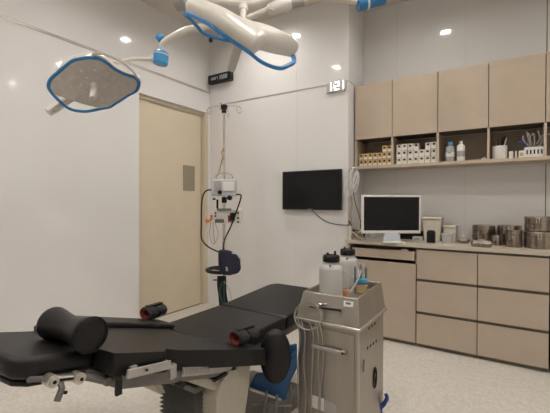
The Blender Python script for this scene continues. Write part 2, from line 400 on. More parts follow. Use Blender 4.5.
# cream bins
def bin_(px, py, wx, dy, hh, m, label, lid=True):
    p = on_counter(px, py, dy+.01); t = thing('storage_bin', label, 'container', p)
    h2 = hh-.02; k = .86
    MB().prism([p+Vector((sx*wx*k/2, dy/2+sy*dy*k/2, 0)) for sx, sy in ((-1, -1), (1, -1), (1, 1), (-1, 1))],
               [p+Vector((sx*wx/2, dy/2+sy*dy/2, h2)) for sx, sy in ((-1, -1), (1, -1), (1, 1), (-1, 1))]).build('bin', m, t, bevel=.004)
    if lid: MB().box(p+Vector((-wx/2-.007, -.007, h2)), p+Vector((wx/2+.007, dy+.007, hh))).build('lid', m, t, bevel=.004)
    return t
bin_(431.5, 239, .160, .14, .225, 'cream', 'tall cream lidded plastic bin right of the monitor')
bin_(449.5, 238, .105, .09, .150, 'cream', 'small cream lidded plastic bin right of the tall one')
bin_(447, 243, .088, .075, .085, 'clear', 'short translucent tub in front of the small cream bin')
# covered dish
p = on_counter(462.5, 243.5); t = thing('covered_dish', 'low round steel dish with domed lid and knob beside the cream bins', 'dish', p); p = p+Vector((0, .05, 0))
MB().lathe([(0, 0), (.045, 0), (.058, .025), (.056, .028)], p).build('dish', 'drumsteel', t)
MB().lathe([(.060, .027), (.058, .033), (.03, .048), (0, .052)], p).build('lid', 'chrome', t)
MB().lathe([(0, .050), (.006, .050), (.005, .058), (.010, .064), (.008, .072), (0, .074)], p, n=14).build('knob', 'paper', t)
# steel drums
def drum(p, r, h, label, latch=True):
    t = thing('steel_drum', label, 'drum', p, group='steel sterilising drums')
    MB().lathe([(0, 0), (r*.97, 0), (r, .004), (r, h*.70), (r*.985, h*.71), (r*.985, h*.73)], p, n=36).build('drum_body', 'drumsteel', t)
    MB().lathe([(r*1.02, h*.72), (r*1.02, h*.95), (r*.99, h*.985), (r*.7, h), (0, h)], p, n=36).build('lid', 'drumsteel', t)
    b = MB()
    b.lathe([(r*1.0, h*.30), (r*1.03, h*.31), (r*1.03, h*.42), (r*1.0, h*.43)], p, n=36)
    b.build('perforated_band', 'drumsteel', t)
    # clasp in front
    f = Vector((-p.x, -p.y, 0)).normalized()
    u = Vector((-f.y, f.x, 0)); q = p+f*(r*1.03)
    lt = MB()
    lt.tube([q+u*.008+Vector((0, 0, h*.55)), q+u*.010+f*.006+Vector((0, 0, h*.72)), q+u*.007+f*.004+Vector((0, 0, h*.9)), q-u*.007+f*.004+Vector((0, 0, h*.9)), q-u*.010+f*.006+Vector((0, 0, h*.72)), q-u*.008+Vector((0, 0, h*.55))], .0022, n=6)
    lt.build('clasp', 'chrome', t)
    return t
def dp(px, py, r):
    p = at(px, py, Z=ZT); f = Vector((p.x, p.y, 0)).normalized(); q = Vector((p.x, p.y, ZT))+f*r
    lim = YR-.012-r
    if q.y > lim: q = Vector((q.x*lim/q.y, lim, ZT))
    return q
drum(dp(483.5, 241, .078), .088, .165, 'wide steel drum behind the flat instrument case')
drum(dp(509.5, 241.5, .078), .090, .170, 'wide steel drum standing behind the tall narrow canister')
pb = dp(539.5, 249.3, .098); drum(pb, .102, .135, 'largest steel drum, carrying another drum on its lid')
drum(pb+Vector((-.012, 0, .1365)), .090, .118, 'steel drum stacked on top of the largest drum')
drum(dp(496.8, 245.8, .038), .038, .090, 'small steel canister between the flat case and the tall canister')
drum(dp(513.5, 247.5, .052), 0.060, .140, 'tall steel canister in front of a wide drum')
p = on_counter(481, 247.5); t = thing('instrument_case', 'flat oblong steel instrument case with rounded lid in front of the drums', 'case', p); p = p+Vector((0, .045, 0))
MB().lathe([(0, 0), (.066, 0), (.076, .012), (.076, .030)], p, sy=.6, n=36).build('tray', 'drumsteel', t)
MB().lathe([(.081, .030), (.081, .036), (.074, .050), (.05, .056), (0, .057)], p, sy=.6, n=36).build('lid', 'chrome', t)
MB().box(p+Vector((-.02, -.006, .056)), p+Vector((.02, .006, .062))).build('grip', 'chrome', t, bevel=.002)
# tangle of chargers and cables at the left end
t = thing('cable_tangle', 'tangle of tan and white cables at the left end of the counter', 'cable', (-1.28, 3.45, ZT))
def R(a, b): return random.uniform(a, b)
for k, (m, n_) in enumerate((('tan', 3), ('white', 2), ('tan', 2), ('white', 2), ('black', 2))):
    b = MB()
    for j in range(n_):
        P = [Vector((R(-1.325, -1.20), R(3.40, 3.52), ZT+.006+abs(R(0, .10)))) for _ in range(7)]
        P[0].z = ZT+.005; P[-1].z = ZT+.005
        b.tube(P, .0042, n=6, smooth=6)
    b.build('cable', m, t)
p = on_counter(351, 240.5)
o = MB().box((-1.335, 3.40, ZT), (-1.305, 3.44, ZT+.13)).build('router', 'white', None, bevel=.004); tag(o, 'upright white plastic router at the left counter end by the cable tangle', 'router')
o = MB().box((-1.29, 3.60, ZT), (-1.235, 3.64, ZT+.15)).build('power_adapter', 'navy', None, bevel=.006); tag(o, 'dark blue upright adapter left of the computer monitor', 'adapter')
p = on_counter(372, 238.5)
o = MB().box(p+Vector((-.045, 0, 0)), p+Vector((.045, .03, .018))).box(p+Vector((-.03, .002, .018)), p+Vector((-.014, .02, .055))).box(p+Vector((.010, .002, .018)), p+Vector((.024, .02, .05))).build('connector_block', 'lightgrey', None, bevel=.002); tag(o, 'small grey plug block under the left corner of the monitor', 'plug')
# coiled hose hanging at the recess corner
t = thing('hanging_hose', 'white coiled hose hanging on the wall corner right of the television', 'hose', (RX0, 3.47, 1.33))
b = MB()
for (xc, dep, top, bot, wd) in ((348.0, 3.50, 169, 198, 3.2), (353.5, 3.47, 167.5, 189, 3.4), (356.0, 3.56, 172, 192, 2.4)):
    P = [pd(xc+wd*math.sin(2*math.pi*i/14)+1.2*math.cos(2*math.pi*i/14), (top+bot)/2-(bot-top)/2*math.cos(2*math.pi*i/14), dep) for i in range(14)]
    b.tube(P, .0085, n=8, close=True, smooth=3)
b.build('hose_coil', 'hosewhite', t)
MB().cyl((RX0, 3.47, 1.598), (RX0+.055, 3.47, 1.604), .006).build('hook', 'steel', t)
MB().tube([(RX0+.016, 3.47, 1.33), (RX0+.02, 3.49, 1.24), (RX0+.014, 3.47, 1.15), (RX0+.02, 3.50, 1.02), (RX0+.03, 3.50, .915)], .005, n=8, smooth=5).build('hanging_tail', 'tan', t)
MB().tube([(RX0+.030, 3.50, 1.36), (RX0+.03, 3.55, 1.26), (RX0+.05, 3.60, 1.14), (RX0+.07, 3.62, 1.03)], .004, n=8, smooth=5).build('dark_cord', 'black', t)

# ------------------------------------------------------------------ things on the open shelf
SY = 3.60
def shelf_pt(x): p = at(x, 160, Y=SY); return Vector((p.x, SY, ZS1))
def small_box(name, p, wx, dy, hh, m, m2, first=None):
    t = thing(name, '', 'box', p)
    MB().box(p+Vector((-wx/2, 0, 0)), p+Vector((wx/2, dy, hh))).build('carton', m, t, bevel=.002)
    MB().box(p+Vector((-wx*.22, -.0015, hh*.55)), p+Vector((wx*.22, .002, hh*.82))).build('finger_notch', 'black', t, smooth=False)
    MB().box(p+Vector((-wx*.40, -.0012, hh*.06)), p+Vector((wx*.40, .002, hh*.38))).build('label_patch', m2, t, smooth=False)
    return t
rows = ['bottom', 'middle', 'top']
def boxes(x0, x1, n, hs, m, m2, gname, what, jit):
    pw = (x1-x0)/n; first = None
    for r, cnt in enumerate(hs):
        for k in cnt:
            p = Vector((x0+pw*(k+.5), SY+R(0, .018), ZS1+r*.0645))
            lab = '%s, %s row, %s' % (what, rows[r], ('leftmost' if k == cnt[0] else 'rightmost' if k == cnt[-1] else 'number %d from the left' % (cnt.index(k)+1)))
            if first is None:
                first = small_box('small_carton', p, pw*.93, .10, .062, m, m2); first['label'] = lab; first['group'] = gname
            else:
                dup(first, p, R(-.10, .10)*jit, lab, gname)
x0, x1 = SX[0]+.03, SX[1]-.012
boxes(x0, x1, 7, [list(range(7)), list(range(7)), [5, 6]], 'boxyellow', 'paper', 'yellowish cartons in the left shelf bay', 'small yellowish white carton in the left shelf bay', 1)
x0, x1 = SX[1]+.03, SX[2]-.012
boxes(x0, x1, 7, [list(range(7)), list(range(7)), [0, 1, 2, 3, 5, 6]], 'boxwhite', 'paper', 'white cartons in the second shelf bay', 'small white carton in the second shelf bay', 1)

p = shelf_pt(449.5); p.y += .03
t = thing('bottle', 'clear plastic bottle with blue cap on the open shelf', 'bottle', p)
MB().lathe([(0, 0), (.034, 0), (.037, .006), (.037, .115), (.030, .135), (.014, .145), (.014, .150)], p).build('bottle_body', 'clear', t)
MB().lathe([(0, .150), (.019, .150), (.019, .175), (.012, .18), (0, .18)], p).build('cap', 'bluejoint', t)
MB().lathe([(.0378, .045), (.0378, .085)], p).build('label_band', 'paper', t)
MB().box(p+Vector((-.012, -.040, .075)), p+Vector((.012, -.036, .083))).build('label_mark', 'teal', t, smooth=False)
p = shelf_pt(460.5); p.y += .03
t = thing('bottle', 'pale grey plastic bottle with white cap right of the blue-capped one', 'bottle', p)
MB().lathe([(0, 0), (.030, 0), (.033, .006), (.033, .130), (.026, .145), (.012, .150), (.012, .156)], p).build('bottle_body', 'white', t)
MB().lathe([(0, .154), (.014, .154), (.014, .178), (0, .18)], p).build('cap', 'paper', t)
MB().lathe([(.0336, .04), (.0336, .09)], p).build('label_band', 'grey', t)
p = shelf_pt(484); t = MB().box(p+Vector((-.018, 0, 0)), p+Vector((.018, .03, .018))).cyl(p+Vector((0, .015, .018)), p+Vector((0, .015, .026)), .008).build('tape_roll', 'lightgrey', None, bevel=.003); tag(t, 'tiny pale plastic piece on the shelf left of the pen cup', 'box')
p = shelf_pt(499.5); p.y += .05
t = thing('pen_cup', 'off-white cylindrical cup holding pens on the open shelf', 'cup', p)
MB().lathe([(0, 0), (.052, 0), (.054, .004), (.054, .112), (.050, .112), (.050, .01), (0, .01)], p, n=32).build('cup', 'white', t)
for k, (dx, dz, m) in enumerate(((-.01, .175, 'black'), (.012, .185, 'black'), (.03, .170, 'paper'), (.022, .190, 'black'))):
    o = MB().cyl(p+Vector((0, .0, .012)), p+Vector((dx*1.6, 0, dz)), .005, n=10).cyl(p+Vector((dx*1.6, 0, dz)), p+Vector((dx*1.68, 0, dz+.01)), .004, .002, n=10).build('pen', m)
    tag(o, ['black pen leaning left in the off-white cup', 'black pen upright in the middle of the off-white cup', 'white pen leaning right in the off-white cup', 'longest black pen in the off-white cup'][k], 'pen', 'pens in the cup')
for px_, wd, m, lab in ((511, .030, 'boxwhite', 'small cream carton right of the pen cup'), (516, .012, 'boxwhite', 'narrow pale carton between two small cartons on the shelf'), (521.5, .038, 'boxyellow', 'small yellow and white carton left of the white basket')):
    p = shelf_pt(px_); t = thing('small_carton', lab, 'box', p)
    MB().box(p+Vector((-wd/2, 0, 0)), p+Vector((wd/2, .05, .058))).build('carton', 'paper' if m == 'boxyellow' else m, t, bevel=.002)
    if wd > .02: MB().box(p+Vector((-wd*.3, -.0012, .015)), p+Vector((wd*.3, .002, .042))).build('label_patch', m, t, smooth=False)
p = shelf_pt(534.5); t = thing('white_basket', 'white perforated basket of tubing at the right shelf end', 'basket', p)
b = MB().box(p+Vector((-.068, 0, 0)), p+Vector((.068, .005, .082))).box(p+Vector((-.068, .115, 0)), p+Vector((.068, .12, .082))).box(p+Vector((-.068, .005, 0)), p+Vector((-.063, .115, .082))).box(p+Vector((.063, .005, 0)), p+Vector((.068, .115, .082))).box(p+Vector((-.063, .005, 0)), p+Vector((.063, .115, .005)))
b.build('basket', 'white', t, smooth=False)
b = MB()
for k in range(5): b.box(p+Vector((-.054+k*.024, -.001, .025)), p+Vector((-.044+k*.024, .001, .060)))
b.build('slots', 'black', t, smooth=False)
o = MB()
for k in range(7):
    x = -.05+k*.017
    o.tube([p+Vector((x*.5, .06, .01)), p+Vector((x*.8, .06+.01*(k % 3), .10)), p+Vector((x*1.5+.01*math.sin(k*2), .05, .15+.012*(k % 4))), p+Vector((x*1.9+.02*math.cos(k), .045, .185+.015*((k*2) % 3)))], .0062, n=8, smooth=5)
tag(o.build('tubing', 'clear'), 'bunch of clear plastic tubes standing in the white basket', 'tubing')
o = MB()
for k in range(4):
    x = -.062-.010*k
    o.tube([p+Vector((-.05, .07, .012)), p+Vector((-.052, .06, .09)), p+Vector((x, .05, .11+.008*k)), p+Vector((x-.02, .05, .135+.01*(k % 2)))], .004, n=8, smooth=5)
tag(o.build('glove_bundle', 'bluehandle'), 'dark blue plastic strips hanging over the left rim of the white basket', 'strips')

# ------------------------------------------------------------------ infusion stand with devices
B0 = Vector((-2.36, 2.75, 0))
t = thing('infusion_stand', 'chrome infusion stand on wheels near the corner behind the operating table', 'stand', B0)
MB().cyl(B0+Vector((0, 0, .1)), B0+Vector((0, 0, 1.30)), .016).cyl(B0+Vector((0, 0, 1.3)), B0+Vector((0, 0, 2.17)), .012).build('pole', 'chrome', t)
MB().lathe([(.018, 2.13), (.024, 2.135), (.024, 2.165), (.034, 2.17), (.034, 2.205), (.02, 2.212), (0, 2.213)], B0, n=20).build('hook_hub', 'black', t)
for k in range(4):
    a = math.radians(25+90*k); d_ = Vector((math.cos(a), math.sin(a), 0))
    P = [B0+d_*.02+Vector((0, 0, 2.19)), B0+d_*.10+Vector((0, 0, 2.197)), B0+d_*.16+Vector((0, 0, 2.180)), B0+d_*.175+Vector((0, 0, 2.145)), B0+d_*.150+Vector((0, 0, 2.125)), B0+d_*.128+Vector((0, 0, 2.145)), B0+d_*.132+Vector((0, 0, 2.175))]
    MB().tube(P, .0045, n=6, smooth=5).build('hook', 'chrome', t)
for k in range(5):
    a = math.radians(20+72*k); d_ = Vector((math.cos(a), math.sin(a), 0))
    MB().tube([B0+Vector((0, 0, .13)), B0+d_*.15+Vector((0, 0, .10)), B0+d_*.28+Vector((0, 0, .075))], .014, n=8).build('leg', 'steel', t)
    MB().cyl(B0+d_*.28+Vector((-.012, 0, .035)), B0+d_*.28+Vector((.012, 0, .035)), .035).build('caster', 'black', t)
MB().lathe([(0, .1), (.05, .1), (.05, .16), (.02, .18), (0, .18)], B0).build('hub', 'steel', t)
zc = .60
MB().tube([B0+Vector((.155*math.cos(2*math.pi*i/20)*1.0-.01, .155*math.sin(2*math.pi*i/20), zc)) for i in range(20)], .017, n=10, close=True).build('push_ring', 'black', t)
MB().box(B0+Vector((-.15, -.012, zc-.010)), B0+Vector((.14, .012, zc+.006))).build('ring_bar', 'black', t, bevel=.003)
MB().tube([B0+Vector((0, 0, 1.63)), B0+Vector((-.02, -.018, 1.66)), B0+Vector((.02, -.020, 1.70)), B0+Vector((-.018, -.018, 1.74)), B0+Vector((.018, -.016, 1.78)), B0+Vector((-.05, -.02, 1.55)), B0+Vector((-.09, -.02, 1.52))], .006, n=6, smooth=5).build('tied_strap', 'tan', t)
# upper pump (camera-facing box)
rr = math.atan2(RT.y, RT.x)
def L(dx, dd, z): return B0+Vector((RT.x, RT.y, 0)).normalized()*dx + Vector((FW.x, FW.y, 0)).normalized()*dd + Vector((0, 0, z))
d_ = 3.6
def S(px_, py_, dep=3.55): return pd(px_, py_, dep)
def rbox(mb, cx_, cy_, w_, h_, dep, th):   # box facing the room, centre seen in direction (cx_, cy_)
    c_ = pd(cx_, cy_, dep); rot = Matrix.Rotation(rr, 3, 'Z')
    mb.box(c_-Vector((w_/2, th/2, h_/2)), c_+Vector((w_/2, th/2, h_/2)), rot=rot); return mb
p = pd(224.5, 198, 3.45)
t = thing('infusion_pump', 'pale blue-grey pump box clamped high on the infusion stand', 'pump', p)
rbox(MB(), 224.5, 188, .225, .155, 3.47, .14).build('case', 'lightgrey', t, bevel=.008)
MB().tube([pd(216.5, 180.5, 3.42), pd(217.5, 174.2, 3.42), pd(231, 174.2, 3.42), pd(232.8, 180.5, 3.42)], .005, n=8, smooth=3).build('handle', 'grey', t)
rbox(MB(), 228.5, 186.5, .10, .085, 3.395, .008).build('front_panel', 'white', t, bevel=.002)
rbox(MB(), 217.5, 186.5, .06, .10, 3.395, .006).build('side_panel', 'grey', t, bevel=.002)
MB().lathe([(0, 0), (.020, 0), (.020, .02), (.012, .03), (0, .03)], pd(220, 192.3, 3.395), axis=-FW, n=16).build('knob', 'black', t)
MB().lathe([(0, 0), (.023, 0), (.023, .04), (0, .045)], pd(230, 198, 3.41), axis=-FW, n=16).build('knob', 'black', t)
rbox(MB(), 224.4, 200, .045, .055, 3.50, .06).build('clamp', 'black', t, bevel=.004)
MB().tube([pd(214, 198, 3.42), pd(213, 199.5, 3.4), pd(216, 199, 3.4)], .006, n=6).build('foot', 'black', t)
MB().tube([pd(212.5, 190, 3.42), pd(206, 191, 3.44), pd(202, 200, 3.46), pd(201.3, 225, 3.48), pd(201.5, 238, 3.48), pd(206, 245, 3.46), pd(213, 249.5, 3.42), pd(219, 252, 3.40)], .007, n=8, smooth=6).build('cable', 'black', t)
MB().tube([pd(233, 195, 3.42), pd(239.5, 194.5, 3.42), pd(241, 197, 3.42), pd(238, 207, 3.42), pd(231, 226, 3.42), pd(224.5, 240, 3.40), pd(223, 250, 3.40)], .007, n=8, smooth=6).build('cable', 'black', t)
MB().cyl(pd(217.4, 199.5, 3.40), pd(217.4, 208.5, 3.40), .010, n=12).build('probe', 'black', t)
# lower unit
p = pd(227, 223, 3.5)
t = thing('infusion_controller', 'low white control unit with dark buttons below the pump on the stand', 'pump', p)
rbox(MB(), 227.5, 216, .275, .135, 3.49, .12).build('case', 'white', t, bevel=.006)
rbox(MB(), 219.5, 221, .085, .035, 3.425, .006).build('display', 'frame', t, bevel=.002)
rbox(MB(), 232.5, 216.5, .045, .07, 3.422, .03).build('socket', 'black', t, bevel=.004)
rbox(MB(), 229.5, 218.5, .028, .06, 3.426, .01).build('red_strip', 'red', t)
b = MB()
for (x, y) in ((215.5, 213), (215.5, 216), (238, 213), (238, 218), (238, 222)): rbox(b, x, y, .016, .016, 3.427, .01)
b.build('buttons', 'black', t)
rbox(MB(), 224.4, 209.5, .13, .02, 3.44, .07).build('clamp_bar', 'frame', t, bevel=.002)
t = thing('orange_clip', 'orange plastic clip hanging left of the lower control unit', 'clip', pd(208.5, 222, 3.45))
MB().tube([pd(211.5, 215, 3.43), pd(211, 219.5, 3.43), pd(206.5, 222, 3.43), pd(207, 219, 3.43)], .013, n=8, smooth=3).build('clip', 'orange', t)
MB().tube([pd(211, 222, 3.43), pd(209.5, 234, 3.43), pd(212, 243, 3.43), pd(215, 243, 3.43), pd(218, 234, 3.43), pd(215, 222, 3.43)], .004, n=6, smooth=5).build('tubing_loop', 'grey', t)
MB().tube([pd(210, 224, 3.42), pd(205, 236, 3.43), pd(210, 246, 3.43), pd(213, 249, 3.43)], .003, n=6, smooth=5).build('thin_tube', 'white', t)
MB().tube([pd(213, 222, 3.42), pd(214, 236, 3.43), pd(215, 244, 3.43)], .004, n=6, smooth=5).build('thin_cord', 'grey', t)
# navy bag on the ring
p = pd(229, 276, 3.38)
t = thing('pressure_cuff_bag', 'dark navy fabric bag slung on the ring of the infusion stand', 'bag', p)
prof = [(218, 250), (223, 249.3), (230, 250.5), (236, 253.5), (240, 259), (241, 268), (239, 273), (230, 275.5), (222, 275), (218.5, 270)]
MB().prism([pd(x, y, 3.30) for x, y in prof], [pd(x, y, 3.43) for x, y in prof]).build('bag', 'navy', t, bevel=.02, seg=3)
MB().tube([pd(232, 253, 3.29), pd(239, 255, 3.29), pd(241.2, 262, 3.29)], .006, n=8, smooth=4).build('strap', 'lightgrey', t)
MB().tube([pd(219, 256, 3.28), pd(220.5, 265, 3.28), pd(224, 271, 3.28)], .006, n=8, smooth=4).build('tube', 'black', t)
MB().cyl(pd(226.5, 267, 3.285), pd(227, 271, 3.285), .010, n=10).build('buckle', 'grey', t)
t = thing('hanging_tubes', 'bundle of black and dark green tubes hanging below the navy bag', 'tubes', pd(222, 300, 3.4))
b = MB()
for k in range(5): b.tube([pd(218.5+k*1.6, 276, 3.40), pd(218.3+k*1.7, 285, 3.38), pd(219.5+k*1.5, 295, 3.38), pd(220.5+k*1.8, 306, 3.40)], .012, n=8, smooth=4)
b.build('black_tubes', 'black', t)
b = MB()
for k in range(2): b.tube([pd(222+k*2, 282, 3.365), pd(220+k*4, 292, 3.365), pd(223+k*1.5, 305, 3.365)], .007, n=8, smooth=4)
b.build('green_tubes', 'green', t)
MB().tube([pd(213, 280, 3.4), pd(220, 280, 3.4)], .006, n=6).build('peg', 'black', t)
MB().tube([pd(224, 281, 3.36), pd(229, 289, 3.36), pd(231.5, 299, 3.36)], .003, n=6, smooth=4).build('thin_tube', 'grey', t)

# ------------------------------------------------------------------ operating table
def zt(y): return .60+.30*(1.33-y) if y < 1.33 else .60
def slab(poly, zf, th): return [(x, y, zf(x, y)-th) for x, y in poly], [(x, y, zf(x, y)) for x, y in poly]
T = thing('operating_table', 'black padded adjustable operating table filling the lower left', 'table', (-1.27, 1.25, 0))
zi = lambda x, y: .60+.30*(1.33-y)
# flat end: two pads
MB().prism(*slab([(-1.57, 1.802), (-1.075, 1.802), (-1.07, 2.36), (-1.10, 2.42), (-1.53, 2.42), (-1.57, 2.36)], lambda x, y: .60+.05*(y-1.795), .075)).build('leg_pad', 'leather', T, bevel=.014, seg=3)
seam = [(-1.57, 1.375), (-1.49, 1.30), (-1.40, 1.255), (-1.28, 1.232), (-1.18, 1.245), (-1.075, 1.31)]
MB().prism(*slab(seam+[(-1.075, 1.79), (-1.57, 1.79)], lambda x, y: .60 if y > 1.33 else zi(x, y), .075)).build('thigh_pad', 'leather', T, bevel=.012, seg=3)
# inclined back pad
rev = [(x, y-.012) for x, y in seam[::-1]]
body = [(-1.44, .64), (-1.12, .64), (-1.00, .665), (-.992, .72), (-.992, .855), (-1.03, .885), (-.998, .925), (-.945, 1.34), (-.945, 1.395), (-.97, 1.415), (-1.06, 1.415), (-1.068, 1.31)]+rev[1:]+[(-1.56, 1.36), (-1.56, .72)]
MB().prism(*slab(body, zi, .072)).build('back_pad', 'leather', T, bevel=.014, seg=3)
MB().prism(*slab([(-1.61, .84), (-1.44, .84), (-1.44, 1.28), (-1.47, 1.33), (-1.61, 1.33)], lambda x, y: zi(x, y)+.022, .05)).build('side_pad', 'leather', T, bevel=.012, seg=3)
# head rest pad with rounded end
za = lambda x, y: .800+.24*(.62-y)
hp = [(-1.08, .655), (-1.43, .655), (-1.44, .53), (-1.41, .46), (-1.33, .425), (-1.20, .415), (-1.10, .425), (-1.07, .46)]
MB().prism(*slab(hp, za, .062)).build('head_pad', 'leather', T, bevel=.022, seg=4)
MB().prism(*slab([(x*.88-.15, y*.88+.065) for x, y in hp], lambda x, y: za(x, y)-.066, .018)).build('head_base', 'black', T, bevel=.006)
# grey frame below
fb = [(-1.42, .66), (-1.12, .66), (-1.015, .70), (-1.005, .86), (-1.005, 1.18), (-1.50, 1.18), (-1.52, .74)]
MB().prism(*slab(fb, lambda x, y: zi(x, y)-.074, .045)).build('back_frame', 'frame', T, bevel=.004)
MB().box((-1.53, 1.26, .485), (-1.09, 2.35, .522)).build('leg_frame', 'frame', T, bevel=.004)
# side rails
def rail(p0, p1, name='side_rail', h=.028):
    p0, p1 = Vector(p0), Vector(p1); u = (p1-p0).normalized(); n_ = Vector((1, 0, 0)); v = u.cross(n_).normalized()
    A = [p0+v*(-h/2)-n_*.005, p0+v*(h/2)-n_*.005, p0+v*(h/2)+n_*.005, p0+v*(-h/2)+n_*.005]
    return MB().prism(A, [q+(p1-p0) for q in A]).build(name, 'rail', T, bevel=.002)
a_, b_ = at(127, 374.5, X=-.975), at(170, 364.5, X=-.975)
rail(a_, b_, h=.028)
MB().cyl(at(147, 370, X=-.969), at(147, 370, X=-.962), .004, n=12).build('rail_bolt', 'black', T)
MB().box((-1.0, b_.y-.02, b_.z-.010), (-.979, b_.y, b_.z+.012)).build('rail_spacer', 'rail', T)
MB().box((-1.0, a_.y+.02, a_.z-.010), (-.979, a_.y+.04, a_.z+.012)).build('rail_spacer', 'rail', T)
a_ = at(118.5, 384, X=-.99); b_ = at(117.5, 395.5, X=-.99)
MB().box((-.996, a_.y-.010, b_.z), (-.984, a_.y+.010, a_.z+.02)).build('hanging_lever', 'black', T, bevel=.002)
# head rest mechanism: rod with two round knobs, bracket, clamp
xk = -1.04
k1, k2 = at(53, 381.5, X=xk), at(80, 378.5, X=xk)
for k_ in (k1, k2):
    kn = MB().cyl(k_+Vector((-.03, 0, 0)), k_+Vector((.004, 0, 0)), .0165, n=24).cyl(k_+Vector((.004, 0, 0)), k_+Vector((.009, 0, 0)), .011, n=20).build('round_knob', 'steel', T, bevel=.001)
    MB().cyl(k_+Vector((.009, 0, 0)), k_+Vector((.011, 0, 0)), .005, n=12).build('knob_centre', 'black', kn)
MB().cyl(k1+Vector((-.015, 0, 0)), k2+Vector((-.015, 0, 0)), .009, n=14).build('link_rod', 'steel', T)
MB().cyl(k1+Vector((-.008, 0, 0)), k2+Vector((-.008, 0, 0)), .004, n=10).build('dark_rod', 'black', T)
q0 = at(33, 381, X=xk-.02)
MB().tube([q0+Vector((-.12, .02, .0)), q0+Vector((-.015, 0, 0)), k1+Vector((-.03, 0, 0)), k2+Vector((-.03, 0, -.0)), k2+Vector((-.03, .09, -.03))], .009, n=10).build('headrest_arm', 'frame', T)
c0, c1 = at(62, 388, X=xk), at(57, 401, X=xk)
MB().tube([c0+Vector((-.008, 0, .012)), c0, c1], .009, n=8).build('clamp_handle', 'frame', T)
MB().cyl(at(64.5, 392.5, X=xk), at(66, 392.5, X=xk+.006), .005, n=12).build('clamp_screw', 'black', T)
h0, h1 = at(86, 377, X=-1.05), at(106, 381, X=-1.05)
MB().tube([k2+Vector((-.02, .0, .0)), h0, h1], .010, n=10).build('hinge_arm', 'frame', T)
MB().cyl(h1+Vector((-.02, 0, 0)), h1+Vector((.012, 0, 0)), .013, n=16).build('hinge_pin', 'frame', T)
# rack bracket under the seat edge
b = MB(); 
a_, b_ = at(184, 371, X=-1.0), at(232, 368.5, X=-1.0)
b.prism([at(182, 377, X=-1.0), at(196, 376, X=-1.0), at(236, 370.5, X=-1.0), at(236, 362, X=-1.0), at(184, 367, X=-1.0)], [v+Vector((-.02, 0, 0)) for v in (at(182, 377, X=-1.0), at(196, 376, X=-1.0), at(236, 370.5, X=-1.0), at(236, 362, X=-1.0), at(184, 367, X=-1.0))])
b.build('seat_bracket', 'rail', T, bevel=.002)
b = MB()
for k in range(13):
    q = at(184+k*2.1, 371-k*.12, X=-.985); b.box(q-Vector((.006, .0025, .010)), q+Vector((.004, .0025, .012)))
b.build('toothed_rack', 'rail', T)
MB().cyl(at(189, 371.5, X=-.999), at(189, 371.5, X=-.99), .005, n=12).build('bracket_bolt', 'black', T)
q = at(173, 370, X=-1.0); MB().box(q-Vector((.015, .014, .03)), q+Vector((.006, .014, .02))).build('hinge_block', 'rail', T, bevel=.004)
q = at(181, 384.5, X=-1.0); MB().cyl(q-Vector((.02, 0, 0)), q+Vector((.01, 0, 0)), .012, n=14).build('pivot_knob', 'black', T)
q = at(222, 376, X=-1.0); MB().box(q-Vector((.01, .05, .005)), q+Vector((.005, .03, .006))).build('lock_lever', 'black', T)
# diagonal ivory arm and bellows
b = MB().prism([at(x, y, X=-1.02) for x, y in ((167, 376), (180, 379), (216, 392), (222, 380), (200, 377), (184, 370))], [at(x, y, X=-1.02)+Vector((-.10, 0, 0)) for x, y in ((167, 376), (180, 379), (216, 392), (222, 380), (200, 377), (184, 370))])
b.build('tilt_arm', 'ivory', T, bevel=.004)
q = at(152, 383, X=-1.12); MB().prism([at(x, y, X=-1.12) for x, y in ((149, 380), (158, 378), (166, 393), (160, 394))], [at(x, y, X=-1.12)+Vector((-.10, 0, 0)) for x, y in ((149, 380), (158, 378), (166, 393), (160, 394))]).build('tilt_strut', 'ivory', T, bevel=.003)
rings = []; b = MB(); zz = .48; prev = None; first = None
bx0, bx1, by0, by1 = -1.285, -1.085, 1.09, 1.40
k = 0; loops = []
while zz > .10:
    e = .011 if k % 2 else -.009
    loops.append([b.bm.verts.new((x, y, zz)) for x, y in ((bx0-e, by0-e), (bx1+e, by0-e), (bx1+e, by1+e), (bx0-e, by1+e))]); zz -= .0095; k += 1
for A, B_ in zip(loops, loops[1:]):
    for i in range(4): b.face([A[i], A[(i+1) % 4], B_[(i+1) % 4], B_[i]])
b.face(loops[0]); b.face(loops[-1][::-1])
b.build('bellows', 'bellows', T, smooth=False)
MB().box((-1.30, 1.075, .475), (-1.07, 1.42, .50)).build('column_top', 'frame', T, bevel=.004)
iv = [(236, 360), (251, 360), (249.5, 385), (244, 425), (217, 425), (217, 397), (225, 378)]
MB().prism([at(x, y, X=-1.00) for x, y in iv], [at(x, y, X=-1.00)+Vector((-.085, 0, 0)) for x, y in iv]).build('column_cover', 'ivory', T, bevel=.006)
MB().prism([(-1.55, .98, 0), (-1.09, .98, 0), (-1.09, 2.1, 0), (-1.55, 2.1, 0)], [(-1.52, 1.0, .10), (-1.11, 1.0, .10), (-1.11, 2.08, .09), (-1.52, 2.08, .09)]).build('floor_base', 'frame', T, bevel=.02)

